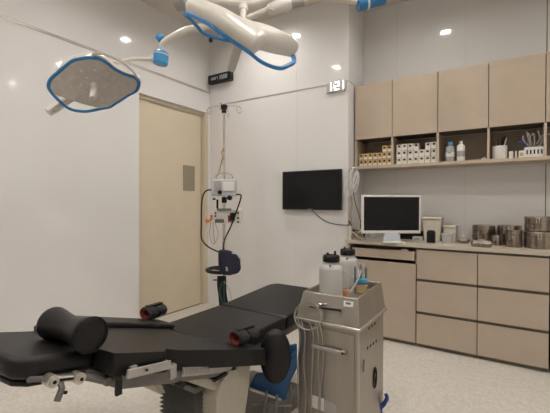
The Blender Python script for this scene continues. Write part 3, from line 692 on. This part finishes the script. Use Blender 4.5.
# bolster pillow
ax = Vector((1, .0, -.0)); zbol = .0
pe = at(91, 335, X=-1.055); pf = Vector((-1.285, pe.y+.005, pe.z-.006))
t = thing('bolster_pillow', 'black cylindrical neck bolster lying across the table near the head rest', 'pillow', pe)
b = MB(); n_ = 28
prof = []
import math as _m
K = 18
for i in range(K+1):
    s = i/K; r = .0535-.0135*math.sin(math.pi*s)**1.3
    prof.append((r, s))
Lb = (pf-pe).length; axd = (pf-pe).normalized()
pr = [(0, -.004), (.040, -.003), (.0515, .000)]+[(r, .004+s*(Lb-.008)) for r, s in prof]+[(.0515, Lb), (.040, Lb+.003), (0, Lb+.004)]
b.lathe(pr, pe, n=32, axis=axd); b.build('cushion', 'leather', t, ang=60)
ring = MB(); u, v, _a = basis(axd)
ring.tube([pe+(u*math.cos(2*math.pi*i/28)+v*math.sin(2*math.pi*i/28))*.0528 for i in range(28)], .0022, n=6, close=True)
ring.build('piping', 'black', t)

# limb straps
def cuff(c_, label, rz):
    t = thing('limb_strap', label, 'strap', c_, rz, group='rolled limb straps')
    def hol(y0, y1, ro, ri):
        b = MB(); pr = [(ri, y0), (ro-.006, y0), (ro, y0+.008), (ro, y1-.008), (ro-.006, y1), (ri, y1), (ri, y0)]
        b.lathe(pr, (0, 0, 0), axis=(0, 1, 0), n=24, sx=1.15, sy=.85); return b
    hol(-.060, -.004, .042, .030).build('roll', 'cuffblack', t, world=False)
    hol(.002, .060, .036, .026).build('roll', 'cuffblack', t, world=False)
    b = MB(); b.lathe([(.030, -.056), (.0285, -.056), (.020, -.048), (.018, -.012), (.019, -.012)], (0, 0, 0), axis=(0, 1, 0), n=24, sx=1.15, sy=.85, caps=False); b.build('lining', 'red', t, world=False)
    b = MB(); b.lathe([(0, -.034), (.021, -.034), (.021, -.030), (0, -.030)], (0, 0, 0), axis=(0, 1, 0), n=20, sx=1.15, sy=.85); b.build('hole_shade_disc', 'cuffblack', t, world=False)  # black disc paints the dark depth of the roll's opening
    b = MB(); b.lathe([(.026, .052), (.0245, .052), (.020, .03), (0, .03)], (0, 0, 0), axis=(0, 1, 0), n=24, sx=1.15, sy=.85); b.build('lining', 'red', t, world=False)
    b = MB(); b.lathe([(.031, -.058), (.0335, -.0615), (.0315, -.0620), (.029, -.057), (.031, -.058)], (0, 0, 0), axis=(0, 1, 0), n=24, sx=1.15, sy=.85); b.build('red_edge', 'red', t, world=False)
    b = MB(); b.lathe([(.0365, .000), (.0385, .004), (.0385, .016), (.0365, .02)], (0, 0, 0), axis=(0, 1, 0), n=24, sx=1.15, sy=.85); b.build('band', 'black', t, world=False)
    MB().box((-.014, -.05, .033), (.014, .05, .040)).build('fastener', 'black', t, bevel=.003, world=False)
    return t
cuff(Vector((-1.600, 1.30, .672)), 'rolled black strap with red lining on the far table edge', 0)
cuff(Vector((-1.035, 1.355, .638)), 'rolled black strap with red lining on the near table edge', math.radians(-12))

# blue and black stool behind the table end
t = thing('rolling_stool', 'low stool with black oval pad and blue shell between table and steel cart', 'stool', (-.965, 1.55, 0))
cc = pd(275.5, 356, 1.76); ax_ = Vector((.50, -.85, .12)).normalized()
MB().lathe([(0, -.028), (.085, -.028), (.105, -.012), (.108, .0), (.105, .012), (.085, .028), (0, .028)], cc, axis=ax_, n=36, sx=.70, sy=1.18).build('back_pad', 'leather', t, ang=60)
sp = [(249, 387), (256, 373), (266, 372), (281, 370), (288, 345), (297, 343), (297, 368), (289, 384), (286, 401), (264, 392)]
MB().prism([pd(x, y, 1.84) for x, y in sp], [pd(x, y, 1.90) for x, y in sp]).build('shell', 'bluedeep', t, bevel=.008)
MB().tube([pd(278, 372, 1.80), pd(288, 362, 1.81), pd(296, 352, 1.82)], .009, n=8).build('arm_bar', 'bluedeep', t)
MB().prism([pd(250, 388, 1.80), pd(281, 398.5, 1.80), pd(281, 401, 1.80), pd(250, 390.5, 1.80)], [pd(250, 388, 1.9), pd(281, 398.5, 1.9), pd(281, 401, 1.9), pd(250, 390.5, 1.9)]).build('seat_edge', 'rail', t)
for (xa, xb) in ((-1.03, -.99), (-.945, -.93)):
    for yy in (1.47, 1.60):
        MB().tube([(xb, yy, .34), ((xa+xb)/2, yy, .2), (xa, yy, .045)], .007, n=8).build('leg', 'frame', t)
        MB().cyl((xa-.01, yy, .025), (xa+.01, yy, .025), .025, n=16).build('caster', 'black', t)
for k in range(3):
    q = pd(262+k*9, 409, 1.80); u = RT; v = Vector((0, 0, 1))
    MB().tube([q+(u*math.cos(2*math.pi*i/16)*.028+v*math.sin(2*math.pi*i/16)*.034) for i in range(16)], .003, n=6, close=True).build('wire_ring', 'frame', t)
MB().tube([pd(252, 404, 1.80), pd(292, 406, 1.80)], .006, n=6).build('wire_shelf', 'frame', t)

# ------------------------------------------------------------------ steel suction cart
x0, x1, y0, y1 = -.912, -.592, 1.645, 2.045
t = thing('steel_cart', 'brushed steel suction cart with hooded top in the lower centre', 'cart', ((x0+x1)/2, (y0+y1)/2, 0))
MB().box((x0, y0, .08), (x1, y1, .665)).build('body', 'steel_cart', t, bevel=.006)
tx0, tx1, ty0, ty1 = -.900, -.606, 1.672, 2.065
lo = [(x0-.008, y0-.012, .664), (x1+.008, y0-.012, .664), (x1+.008, y1+.012, .664), (x0-.008, y1+.012, .664)]
hi = [(tx0, ty0, .800), (tx1, ty0, .800), (tx1, ty1-.02, .812), (tx0, ty1-.02, .812)]
hood = MB(); A = [hood.bm.verts.new(p_) for p_ in lo]; B_ = [hood.bm.verts.new(p_) for p_ in hi]
i_ = .012; inn = [hood.bm.verts.new(p_) for p_ in ((tx0+i_, ty0+i_, .800), (tx1-i_, ty0+i_, .800), (tx1-i_, ty1-.02-i_, .812), (tx0+i_, ty1-.02-i_, .812))]
bot = [hood.bm.verts.new(p_) for p_ in ((tx0+i_, ty0+i_, .765), (tx1-i_, ty0+i_, .765), (tx1-i_, ty1-.02-i_, .765), (tx0+i_, ty1-.02-i_, .765))]
for P_, Q_ in ((A, B_), (B_, inn), (inn, bot)):
    for i in range(4): hood.face([P_[i], P_[(i+1) % 4], Q_[(i+1) % 4], Q_[i]])
hood.face(bot); hood.face(A[::-1])
hood.build('hood', 'steel_cart', t, bevel=.004, seg=2)
MB().box((x0-.014, y0-.018, .656), (x1+.014, y1+.016, .672)).build('lip', 'steel_top', t, bevel=.004)
MB().box((x1-.006, y0-.004, .08), (x1+.004, y0+.006, .656)).build('corner_post', 'steel_top', t, bevel=.002)
# front door panel, with handle and papers
MB().box((x0+.02, y0-.006, .10), (x1-.02, y0, .635)).build('front_panel', 'steel_cart', t, bevel=.002)
hd = at(312, 346, Y=y0-.03); he = at(345, 352, Y=y0-.03)
h_ = MB().box((hd.x, y0-.036, hd.z-.008), (he.x, y0-.022, hd.z+.008)).box((hd.x, y0-.024, hd.z-.006), (hd.x+.012, y0-.005, hd.z+.006)).box((he.x-.022, y0-.036, hd.z-.011), (he.x, y0-.005, hd.z+.010)).build('door_handle', 'rail', t, bevel=.003)
MB().cyl((he.x-.011, y0-.0365, hd.z), (he.x-.011, y0-.038, hd.z), .005, n=10).build('screw', 'black', t)
def hoodpt(px_, py_):   # a point on the sloping front of the hood
    n_ = Vector((0, -.136, .039)).normalized(); r = RT*((px_-275)/FPX)-UP*((py_-206.5)/FPX)+FW
    P_ = Vector((0, 1.633, .664)); return EYE+r*((P_-EYE).dot(n_)/r.dot(n_))
n_ = Vector((0, -.96, .28))
a_, b_ = hoodpt(312, 306.5), hoodpt(340, 310.5)
MB().tube([a_+n_*.000, a_+n_*.016, (a_+b_)/2+n_*.018, b_+n_*.016, b_], .0055, n=8, smooth=3).build('front_handle', 'black', t)
MB().tube([hoodpt(320, 304.6)+n_*.014, hoodpt(327, 305)+n_*.014], .005, n=8).build('bright_cap', 'chrome', t)
P_ = [hoodpt(344, 300.5), hoodpt(353.5, 302), hoodpt(353, 307.5), hoodpt(343.7, 306)]
MB().prism([q+n_*.0005 for q in P_], [q+n_*.002 for q in P_]).build('sticker', 'paper', t, smooth=False)
P_ = [hoodpt(346, 302), hoodpt(351, 302.8), hoodpt(350.8, 305), hoodpt(345.8, 304.2)]
MB().prism([q+n_*.002 for q in P_], [q+n_*.003 for q in P_]).build('sticker_print', 'seam_dark', t, smooth=False)
for (xa, ya, xb, yb, m_) in ((312, 395, 324, 409, 'paper'), (325, 400, 337, 413, 'grey')):
    a_, b_ = at(xa, ya, Y=y0-.006), at(xb, yb, Y=y0-.006)
    MB().box((a_.x, y0-.0085, b_.z-.01), (b_.x, y0-.006, a_.z)).build('paper_notice', m_, t, smooth=False)
# right side: two rows of vents and a dark oval emblem
for (yy, nn) in ((326, 3), (346, 4)):
    for k in range(nn):
        q = at(367.5+k*2.9 + (1.5 if nn == 3 else 0), yy-k*2.3+2, X=x1)
        MB().cyl((x1-.001, q.y, q.z), (x1+.0015, q.y, q.z), .0085, n=12).build('vent_hole', 'black', t)
q0 = at(374.5, 377.5, X=x1); pts_ = []
for i in range(20):
    a = 2*math.pi*i/20; pts_.append((x1+.002, q0.y+.026*math.cos(a), q0.z+.052*math.sin(a)))
em = MB().tube(pts_, .0045, n=6, close=True)
em.tube([(x1+.002, q0.y-.010, q0.z-.045), (x1+.002, q0.y+.012, q0.z-.005), (x1+.002, q0.y-.008, q0.z+.012), (x1+.002, q0.y+.014, q0.z+.048)], .004, n=6, smooth=4)
em.tube([(x1+.002, q0.y-.016, q0.z-.03), (x1+.002, q0.y-.014, q0.z+.03)], .004, n=6)
em.build('emblem', 'black', t)
MB().tube([(x1+.004, y0+.06, .60-.12), (x1+.006, y0+.05, .57-.12), (x1+.003, y0+.07, .62-.12)], .003, n=6, smooth=3).build('latch', 'frame', t)
for (xa, ya) in ((x0+.04, y0+.04), (x1-.04, y0+.04), (x0+.04, y1-.04), (x1-.04, y1-.04)):
    MB().cyl((xa-.012, ya, .037), (xa+.012, ya, .037), .037, n=18).cyl((xa, ya, .05), (xa, ya, .085), .012, n=10).build('caster', 'black', t)
MB().tube([at(388, 413, X=-.565)+Vector((0, 0, -.08)), pd(380, 411, 2.02), pd(384, 404, 2.02), pd(387, 398, 2.02), pd(385.5, 393.5, 2.03)], .013, n=10, smooth=5, flat=.7).build('push_bar', 'bluehandle', t)
# tubing coil on the left front of the hood
tt = thing('tubing_coil', 'coil of thin clear tubing hooked over the left front of the cart', 'tubing', hoodpt(312, 330))
b = MB()
for (cx_, cy_, ra, rb, off) in ((311, 317, 14, 13.5, .020), (312, 318, 12, 12, .026), (310, 316, 13, 14, .030)):
    b.tube([hoodpt(cx_+ra*math.cos(2*math.pi*i/20), cy_+rb*math.sin(2*math.pi*i/20))+n_*off for i in range(20)], .0022, n=6, close=True)
b.build('coil', 'coilgrey', tt)
b = MB()
for k, xs in enumerate((299, 304, 312, 317, 321)):
    b.tube([hoodpt(xs, 322)+n_*.03, at(xs+1, 336, Y=y0-.035), at(xs-1+k*.7, 362, Y=y0-.025), at(xs+(2 if k % 2 else -1), 396, Y=y0-.02), at(xs, 425, Y=y0-.02)], .0028, n=6, smooth=5)
b.build('hanging_tubes', 'coilgrey', tt)

# suction jars
def jar(px_, py_, label, s=1.0):
    p_ = at(px_, py_, Z=.766); p_ = Vector((p_.x, p_.y, .766))
    t = thing('suction_jar', label, 'jar', p_, group='frosted suction jars')
    MB().lathe([(0, 0), (.055, 0), (.060, .006), (.061, .145), (.058, .160), (.046, .172), (.038, .176), (.038, .190)], p_, n=36).build('jar_body', 'jar', t)
    MB().lathe([(.0, .186), (.042, .186), (.044, .190), (.044, .212), (.039, .220), (.0, .222)], p_, n=24).build('screw_cap', 'black', t)
    u = Vector((RT.x, RT.y, 0)).normalized()
    MB().tube([p_+u*.02+Vector((0, 0, .216)), p_+u*.02+Vector((0, 0, .240))], .006, n=8).tube([p_-u*.018+Vector((0, 0, .216)), p_-u*.018+Vector((0, 0, .232))], .006, n=8).build('nozzle', 'black', t)
    f = -Vector((FW.x, FW.y, 0)).normalized()
    MB().cyl(p_+f*.052-u*.012+Vector((0, 0, .145)), p_+f*.046-u*.012+Vector((0, 0, .175)), .005, n=8).build('clip', 'frame', t)
    MB().tube([p_+u*.055+Vector((0, 0, .14)), p_+u*.083+Vector((0, 0, .125)), p_+u*.090+Vector((0, 0, .08)), p_+u*.080+Vector((0, 0, .03)), p_+u*.058+Vector((0, 0, .02))], .006, n=8, smooth=4).build('handle', 'jar', t)
    return t
jar(331, 297.5, 'frosted suction jar with black cap at the front of the steel cart')
jar(347.5, 286.5, 'frosted suction jar with black cap, behind the front jar')
p_ = at(344.5, 298, Z=.766); o = MB().box((p_.x-.026, p_.y-.012, .766), (p_.x+.020, p_.y+.02, .806)).box((p_.x-.02, p_.y-.008, .806), (p_.x+.012, p_.y+.014, .812)).build('orange_block', mat('salmon_plastic', (.50, .25, .15), .5, noise=.1), None, bevel=.004); tag(o, 'small salmon coloured block on the cart beside the front jar', 'block')
# instrument cup with blue tape
p_ = at(360.5, 293, Z=.766); p_ = Vector((p_.x, p_.y, .766))
t = thing('instrument_holder', 'bundle of clear tubes held with blue tape at the back of the steel cart', 'holder', p_)
u = Vector((RT.x, RT.y, 0)).normalized()
MB().box(p_+Vector((-.035, -.02, .055)), p_+Vector((.035, .02, .080))).build('tape_band', 'tape', t, bevel=.006)
for k, (dx, h_, m_) in enumerate(((-.028, .135, 'frame'), (-.012, .12, 'paper'), (.002, .145, 'frame'), (.016, .155, 'clear'), (.028, .13, 'frame'))):
    MB().cyl(p_+u*dx, p_+u*dx*1.05+Vector((0, 0, h_)), .006, n=10).cyl(p_+u*dx*1.05+Vector((0, 0, h_)), p_+u*dx*1.05+Vector((0, 0, h_+.012)), .006, .002, n=10).build('instrument', m_, t)
MB().box(p_+Vector((-.036, -.018, 0)), p_+Vector((.036, .018, .05))).build('wooden_block', 'tan', t, bevel=.003)
MB().tube([p_+u*-.05+Vector((0, -.05, .004)), p_+u*-.025+Vector((0, -.03, .04)), p_+u*.0+Vector((0, -.026, .09)), p_+u*.012+Vector((0, -.02, .13))], .005, n=8, smooth=4).build('clear_tube', 'clear', t)

# ------------------------------------------------------------------ surgical lights
OUT = [(-0.263, 0.025, -0.008), (-0.242, 0.055, -0.016), (-0.199, 0.084, -0.02), (-0.113, 0.137, -0.019), (-0.066, 0.161, -0.013), (-0.025, 0.17, -0.005), (0.02, .176, .005), (0.061, 0.173, 0.013), (0.095, 0.162, 0.018), (0.123, 0.136, 0.02), (0.15, 0.099, 0.018), (0.18, 0.071, 0.015), (0.22, 0.043, 0.011), (0.249, 0.027, 0.008), (0.263, -0.01, -0.003), (0.251, -0.048, -0.015), (0.226, -0.08, -0.022), (0.167, -0.105, -0.021), (0.12, -0.128, -0.018), (0.071, -0.15, -0.013), (0.036, -0.164, -0.007), (-0.015, -0.163, 0.003), (-0.094, -0.162, 0.018), (-0.14, -0.151, 0.025), (-0.182, -0.131, 0.029), (-0.211, -0.104, 0.026), (-0.229, -0.075, 0.021), (-0.252, -0.033, 0.01), (-0.264, 0.001, -0.0)]
def lamp_head(name, label, Rm, pos, loops=False, lim=.149):
    t = thing(name, label, 'surgical light', pos, group='ceiling surgical lights')
    t.rotation_euler = Rm.to_euler()
    out = list(OUT)
    if loops: out[7:15] = [(.065, .168, .014), (.105, .166, .022), (.15, .158, .030), (.198, .142, .034), (.236, .105, .030), (.258, .056, .016), (.268, .01, .002)]
    if loops: out = [(x, y, z+(.024 if x < -.05 and y < -.1 else .012 if x < 0 and y < -.05 else .006 if x > .14 and y > .08 else 0)) for x, y, z in out]
    P = spline([Vector(p) for p in out], 4, True)
    b = MB(); RR = []
    for i, p in enumerate(P):
        tg = P[(i+1) % len(P)]-P[i-1]; nn = Vector((tg.y, -tg.x, 0)).normalized(); zz_ = Vector((0, 0, .0055 if not loops else .0075))
        RR.append([b.bm.verts.new(q) for q in (p-nn*.0105, p-nn*.007+zz_, p+nn*.007+zz_, p+nn*.0105, p+nn*.007-zz_, p-nn*.007-zz_)])
    for i in range(len(P)):
        A_, Z_ = RR[i], RR[(i+1) % len(P)]
        for k in range(6): b.face([A_[k], A_[(k+1) % 6], Z_[(k+1) % 6], Z_[k]])
    b.build('rim', 'blue', t, world=False, ang=60)
    body = []
    for p in P:      # a chord leaves the grip opening in one lobe
        n_ = Vector((-.50, -.866, 0)); dd = p.x*n_.x+p.y*n_.y
        if dd > lim and p.x < -.02: p = p-n_*(dd-lim); p.z = 1.2*p.x*p.y
        dd = p.x*.52+p.y*.854
        if loops and dd > .085 and p.x > .11: p = p-Vector((.52, .854, 0))*(dd-.085)*min(1, (p.x-.11)/.07); p.z = 1.2*p.x*p.y
        body.append(p)
    b = MB(); n = len(body)
    def ring(kx, ky, dz): return [b.bm.verts.new(Vector((p.x*kx, p.y*ky, p.z*kx+dz))) for p in body]
    LL = [ring(.94, .94, -.022), ring(.975, .975, .004), ring(1, 1, -.006), ring(1.03, 1.05, -.022), ring(1.04, 1.08, -.042), ring(1.0, 1.02, -.060), ring(.88, .82, -.076), ring(.6, .5, -.084)]
    for A_, Z_ in zip(LL, LL[1:]):
        for i in range(n): b.face([A_[i], A_[(i+1) % n], Z_[(i+1) % n], Z_[i]])
    b.face(LL[-1]); b.face(LL[0][::-1])
    b.build('housing', 'lampwhite', t, world=False, ang=50)
    f = MB(); c0 = f.bm.verts.new((0, 0, .0045)); c1 = [[f.bm.verts.new(Vector((p.x*k, p.y*k, p.z*k*k+.0045))) for p in body] for k in (.33, .66, .955)]
    for i in range(n):
        f.face([c0, c1[0][i], c1[0][(i+1) % n]])
        for A_, Z_ in zip(c1, c1[1:]): f.face([A_[i], Z_[i], Z_[(i+1) % n], A_[(i+1) % n]])
    f.build('face_plate', 'face', t, world=False, ang=60)
    if not loops:
        arch = spline([Vector(p) for p in ((.045, .180, .010), (.072, .200, .018), (.127, .195, .028), (.185, .160, .032), (.228, .112, .028), (.255, .056, .016), (.264, .003, .0))], 5)
        b = MB(); L4 = []
        for i, p in enumerate(arch):
            tg = (arch[min(i+1, len(arch)-1)]-arch[max(i-1, 0)]); nn = Vector((tg.y, -tg.x, 0)).normalized()
            if nn.dot(Vector((p.x, p.y, 0))) < 0: nn = -nn
            L4.append([b.bm.verts.new(q) for q in (p+Vector((0, 0, .004)), p+nn*.009, p+nn*.007+Vector((-.006, -.012, -.034)), p-nn*.004+Vector((-.006, -.012, -.034)), p-nn*.006)])
        for A_, Z_ in zip(L4, L4[1:]):
            for k in range(5): b.face([A_[k], A_[(k+1) % 5], Z_[(k+1) % 5], Z_[k]])
        b.face(L4[0]); b.face(L4[-1][::-1])
        b.build('arch_grip', 'lampwhite', t, world=False)
    for rr_, cnt in ((.060, 7), (.105, 11)):
        for k in range(cnt):
            a = 2*math.pi*k/cnt+.2; x, y = rr_*1.35*math.cos(a), rr_*math.sin(a)
            if -.5*x-.866*y > lim-.012: continue
            if loops and .52*x+.854*y > .055: continue
            MB().lathe([(0, .0045), (.006, .0035), (.008, -.004)], (x, y, 1.2*x*y+.006), n=10).build('led_lens', 'led', t, world=False)
    MB().lathe([(0, .150), (.014, .148), (.020, .138), (.021, .03), (.026, .012), (.030, .004)], (0, -.005, 0), n=22).build('centre_handle', 'handlegrey', t, world=False)
    return t
def mrot(rows): return Matrix(rows).to_3x3()
RL = Matrix(((.739, .393, .548), (.654, -.615, -.441), (.164, .684, -.711)))
RRm = Matrix(((.784, .404, -.472), (.482, -.875, .052), (-.392, -.268, -.880)))
def ortho(m_):
    a = Vector(m_.col[0]).normalized(); c_ = Vector(m_.col[2]); c_ = (c_-a*c_.dot(a)).normalized(); b_ = c_.cross(a)
    return Matrix((a, b_, c_)).transposed()
H1 = lamp_head('surgical_light', 'left surgical light head with blue rim facing the camera', ortho(RL), (-2.195, 1.329, 1.986))
H2 = lamp_head('surgical_light', 'right surgical light head with blue rim seen edge-on', ortho(RRm), EYE+(Vector((-1.136, 1.411, 2.045))-EYE)*.93+RT*.018+UP*.008, True, .085)
H2.rotation_euler = (ortho(RRm) @ Matrix.Rotation(math.radians(8), 3, 'X')).to_euler()
def hb(H, name, mb, m):      # world-space geometry attached to a rotated head
    mb.bm.transform(Matrix.Translation(H.location) @ H.rotation_euler.to_matrix().to_4x4()) if False else mb.bm.transform((Matrix.Translation(H.location) @ H.rotation_euler.to_matrix().to_4x4()).inverted())
    return mb.build(name, m, H, world=False)
# left light arm chain
hb(H1, 'yoke', MB().tube([pd(112, 62, 2.42), pd(121, 62.5, 2.40), pd(127, 60.2, 2.34), pd(137, 59.0, 2.30), pd(153, 59.3, 2.28)], .0125, n=12, smooth=5), 'lampwhite')
j = pd(161, 57.5, 2.27)
hb(H1, 'joint', MB().lathe([(0, -.044), (.040, -.044), (.046, -.036), (.046, .026), (.038, .037), (.024, .042), (0, .042)], j, n=24, axis=(.12, .05, 1)), 'bluejoint')
hb(H1, 'joint_collar', MB().lathe([(.0455, .010), (.0475, .012), (.0475, .018), (.0455, .020)], j, n=24, axis=(.12, .05, 1)).cyl(pd(152, 59, 2.27), pd(156, 58.5, 2.27), .026, n=18), 'lampwhite')
hb(H1, 'joint_stem', MB().cyl(j+Vector((0, 0, .038)), pd(161.8, 43, 2.27), .013, n=14), 'lampwhite')
hb(H1, 'joint_cap', MB().lathe([(0, -.018), (.014, -.022), (.024, -.012), (.024, .016), (.014, .024), (0, .026)], pd(160.5, 38.2, 2.28), axis=pd(158, 36, 2.28)-pd(163, 42, 2.27), n=18), 'bluejoint')
hb(H1, 'lower_arm', MB().tube([pd(162.5, 44, 2.27), pd(168, 39.5, 2.27), pd(180, 33, 2.28), pd(192, 28.5, 2.30), pd(215, 25.5, 2.32), pd(240, 21, 2.34), pd(256, 15, 2.34), pd(270, 9, 2.34)], .020, n=14, smooth=5), 'lampwhite')
hb(H1, 'elbow', MB().cyl(pd(271, 12, 2.34), pd(276, -6, 2.34), .034, n=20).cyl(pd(268, 9, 2.34), pd(291, 4, 2.34), .038, n=20).cyl(pd(288, 12, 2.34), pd(288, 4, 2.34), .012, n=12), 'white')
hb(H1, 'elbow_collar', MB().cyl(pd(291, 4, 2.34), pd(303.5, 1.5, 2.34), .030, n=20), 'grey')
hb(H1, 'upper_arm', MB().tube([pd(303, 1, 2.34), pd(320, -2.5, 2.34), pd(338, -1.5, 2.34), pd(357, 2, 2.34)], .020, n=14, smooth=5), 'cream')
hb(H1, 'shoulder_joint', MB().cyl(pd(357.5, 4.5, 2.34), pd(366, 2.5, 2.34), .042, n=22).cyl(pd(368, 2, 2.34), pd(384, -2.5, 2.34), .042, n=22), 'blue')
hb(H1, 'shoulder_ring', MB().cyl(pd(366, 2.5, 2.34), pd(368, 2, 2.34), .044, n=22), 'white')
colx = pd(400, -12, 2.34)
hb(H1, 'shoulder_arm', MB().tube([pd(383, -2, 2.34), colx, colx+Vector((0, 0, .20))], .030, n=14), 'lampwhite')
hb(H1, 'rear_grip', MB().tube([pd(72, 98, 2.40), pd(62, 103.5, 2.38), pd(55, 108, 2.36), pd(48, 112.5, 2.34)], [.026, .034, .036, .032], n=12, flat=.8), 'lampwhite')
hb(H1, 'grip_screw', MB().cyl(pd(54, 111, 2.32), pd(54, 111, 2.31), .006, n=10), 'grey')
# right light arm
q = pd(243, 18, 1.80)
hb(H2, 'stem', MB().cyl(pd(243, 22, 1.76), pd(243.5, 7, 1.85), .016, n=14).cyl(pd(243.3, 12, 1.83), pd(243.5, 7, 1.85), .024, n=16), 'lampwhite')
hb(H2, 'arm', MB().tube([pd(199, 4, 1.86), pd(215, 2, 1.87), pd(243, 5, 1.87), pd(262, 2, 1.90), pd(285, -12, 1.95), pd(320, -40, 2.1), pd(360, -60, 2.25)], .020, n=14, smooth=4), 'lampwhite')
hb(H2, 'end_joint', MB().cyl(pd(178, 2.5, 1.82), pd(189, 1.5, 1.80), .040, n=24), 'grey')
b = MB()
for k in range(6):
    a = 2*math.pi*k/6; c_ = pd(178, 2.5, 1.82); u, v, _a = basis(pd(189, 1.5, 1.80)-pd(178, 2.5, 1.82)); q_ = c_+(u*math.cos(a)+v*math.sin(a))*.026
    b.cyl(q_, q_-_a*.001, .005, n=8)
hb(H2, 'joint_screws', b, 'black')
hb(H2, 'joint_arm', MB().tube([pd(188, 1, 1.81), pd(194, 0, 1.84), pd(200, 4, 1.86)], .022, n=12, smooth=3), 'lampwhite')
hb(H2, 'sensor_knob', MB().lathe([(0, .0), (.010, .0), (.010, .014), (.006, .018), (0, .018)], pd(210.8, 38.5, 1.86), axis=(0, 0, -1), n=14), 'black')
t = thing('ceiling_mount', 'white ceiling column carrying both surgical lights, above the picture', 'mount', (colx.x, colx.y, ZC))
ZM = colx.z+.20
MB().cyl((colx.x, colx.y, ZM), (colx.x, colx.y, ZC-.05), .045, n=24).build('column', 'white', t)
MB().lathe([(0, 0), (.14, 0), (.14, -.03), (.06, -.06), (0, -.06)], (colx.x, colx.y, ZC), n=32).build('ceiling_cover', 'white', t)
